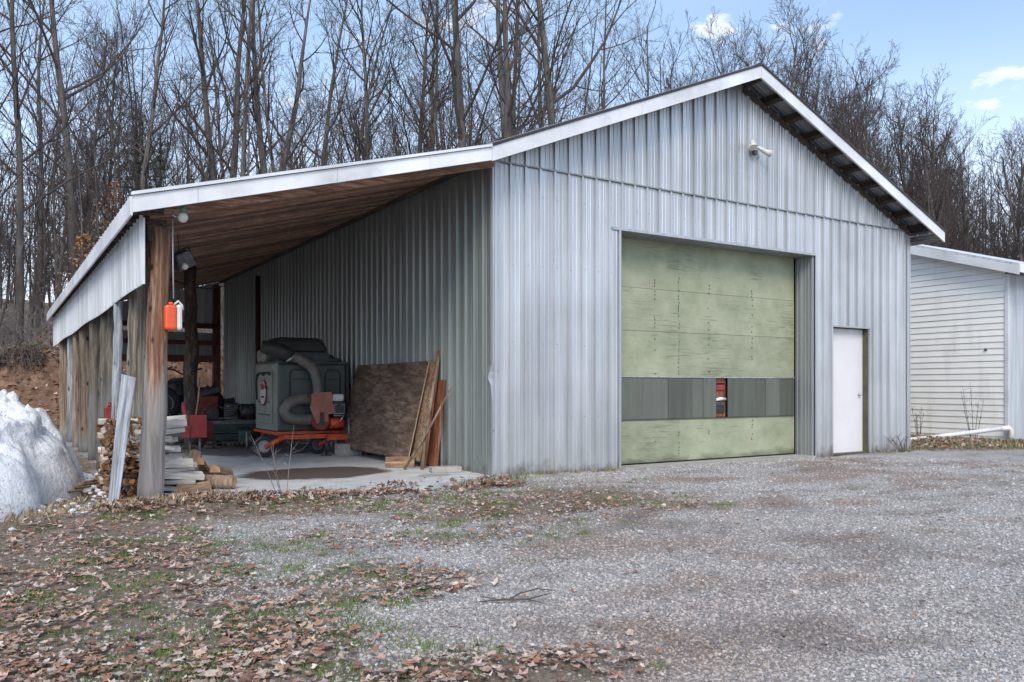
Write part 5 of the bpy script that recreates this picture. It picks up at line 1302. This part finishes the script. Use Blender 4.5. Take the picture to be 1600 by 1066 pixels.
# roots hanging over the bare soil of the bank
rt = MB()
for i in range(500):
    x_ = fr_.uniform(-13, -4.2); y_ = float(bankline(x_)) + 1.7 + fr_.uniform(-.15, .4); z_ = float(height(x_, y_)) + .12
    p0 = Vector((x_, y_, z_)); p1 = p0 + Vector((fr_.gauss(0, .12), -.25 - fr_.random() * .2, -.02)); p2 = p1 + Vector((fr_.gauss(0, .10), -.10, -fr_.uniform(.15, .65)))
    rt.tube([p0, p1, p2], [.016, .012, .004], 3, caps=False)
o = rt.build('hanging_roots', M['twig'], None, recalc=False); tag(o, 'dark roots hanging over the bare soil of the bank', 'roots', kind='stuff')
# moss hummocks at the bank edge, built from short blades
n = 9000; x = rng.uniform(-14, -4.1, n); y = bankline(x) + 1.9 + rng.uniform(-.25, .5, n)
scatter_mesh('bank_moss', GT, GF, x, y, height(x, y), rng.uniform(.05, .16, n), rng.random(n) * 6.28, np.abs(rng.normal(0, .8, n)), rng.random(n) * 6.28, np.array([(.09, .10, .045), (.14, .12, .06), (.22, .17, .11)])[rng.integers(0, 3, n)], M['grass'], 'mossy dry turf along the top of the bank', 'moss')

# evergreen behind the left end
def pine(px, dist, H_, label, seed, spread=1.0):
    rr = random.Random(seed); a = deg_px(px); x_, y_ = spot(a, dist / math.cos(rad(a))); e = empty('pine_tree', (x_, y_, float(height(x_, y_)))); tag(e, label, 'tree')
    MB().tube([(0, 0, -.3), (.05, 0, H_ * .5), (0, 0, H_)], [.16, .10, .02], 8, caps=False).build('trunk', M['trunk'], e, recalc=False)
    br_ = MB(); V = []; F = []; Cc = []
    z_ = H_ * .32
    while z_ < H_:
        for k in range(5):
            an = rr.uniform(0, 6.28); l_ = spread * (1.9 * (1 - (z_ / H_)) + .3) * rr.uniform(.5, 1.2); dd_ = Vector((math.cos(an), math.sin(an), rr.uniform(-.1, .35)))
            p0 = Vector((0, 0, z_)); p1 = p0 + dd_ * l_; br_.tube([p0, p1], [.02, .006], 3, caps=False)
            for j in range(int(26 * l_) + 6):
                q = p0.lerp(p1, rr.uniform(.25, 1.02)) + Vector((rr.gauss(0, .10), rr.gauss(0, .10), rr.gauss(0, .06)))
                d1 = Vector((rr.gauss(0, 1), rr.gauss(0, 1), rr.gauss(.2, .6))).normalized() * rr.uniform(.10, .20); d2_ = d1.orthogonal().normalized() * .018
                b_ = len(V); V.extend([q - d2_, q + d2_, q + d1]); F.append((b_, b_ + 1, b_ + 2)); g_ = rr.uniform(.7, 1.3); Cc += [(.055 * g_, .075 * g_, .028 * g_)] * 3
        z_ += .35
    br_.build('branches', M['twig'], e, recalc=False)
    me = np_mesh('crown', np.array(V, float), np.array(F), M['leaves2'], False); at2 = me.attributes.new('col', 'FLOAT_COLOR', 'POINT')
    at2.data.foreach_set('color', np.concatenate([np.array(Cc), np.ones((len(Cc), 1))], 1).astype(np.float32).ravel()); link('crown', me, e)
pine(212, 33, 9.8, 'dark green evergreen among bare trees above the lean-to eave', 5, 1.1)
pine(262, 30, 5.6, 'small bright evergreen just above the lean-to roof edge', 6, .5)
pine(250, 36, 9.0, 'second thin evergreen right behind the dark one', 8, .7)
# beech sapling holding its orange leaves
def beech(px, dist, H_, zlo, label, seed):
    rr = random.Random(seed); a = deg_px(px); x_, y_ = spot(a, dist / math.cos(rad(a)))
    e = empty('beech_sapling', (x_, y_, float(height(x_, y_)))); tag(e, label, 'sapling')
    link('trunk', SAPL[0][0], e); link('branches', SAPL[0][1], e)
    n = 420; z_ = np.array([rr.uniform(zlo, H_) for _ in range(n)]); sp = .75 * (1 - (z_ - zlo) / (H_ - zlo + .6))
    xx = rng.normal(0, 1, n) * sp * .7; yy = rng.normal(0, 1, n) * sp * .7
    o = scatter_mesh('leaves', LT, LF, xx, yy, z_, rng.uniform(.07, .13, n), rng.random(n) * 6.28, rng.uniform(0, 1.5, n), rng.random(n) * 6.28, np.array([(.45, .20, .09), (.35, .15, .07), (.5, .28, .15)])[rng.integers(0, 3, n)], M['leaves2'], None, None); o.parent = e
beech(178, 27, 5.6, 3.2, 'young beech holding dry orange leaves above the lean-to eave', 3)
beech(135, 24, 3.4, 1.4, 'low beech sapling with orange leaves on the left bank', 4)
print('objects', len(bpy.data.objects))
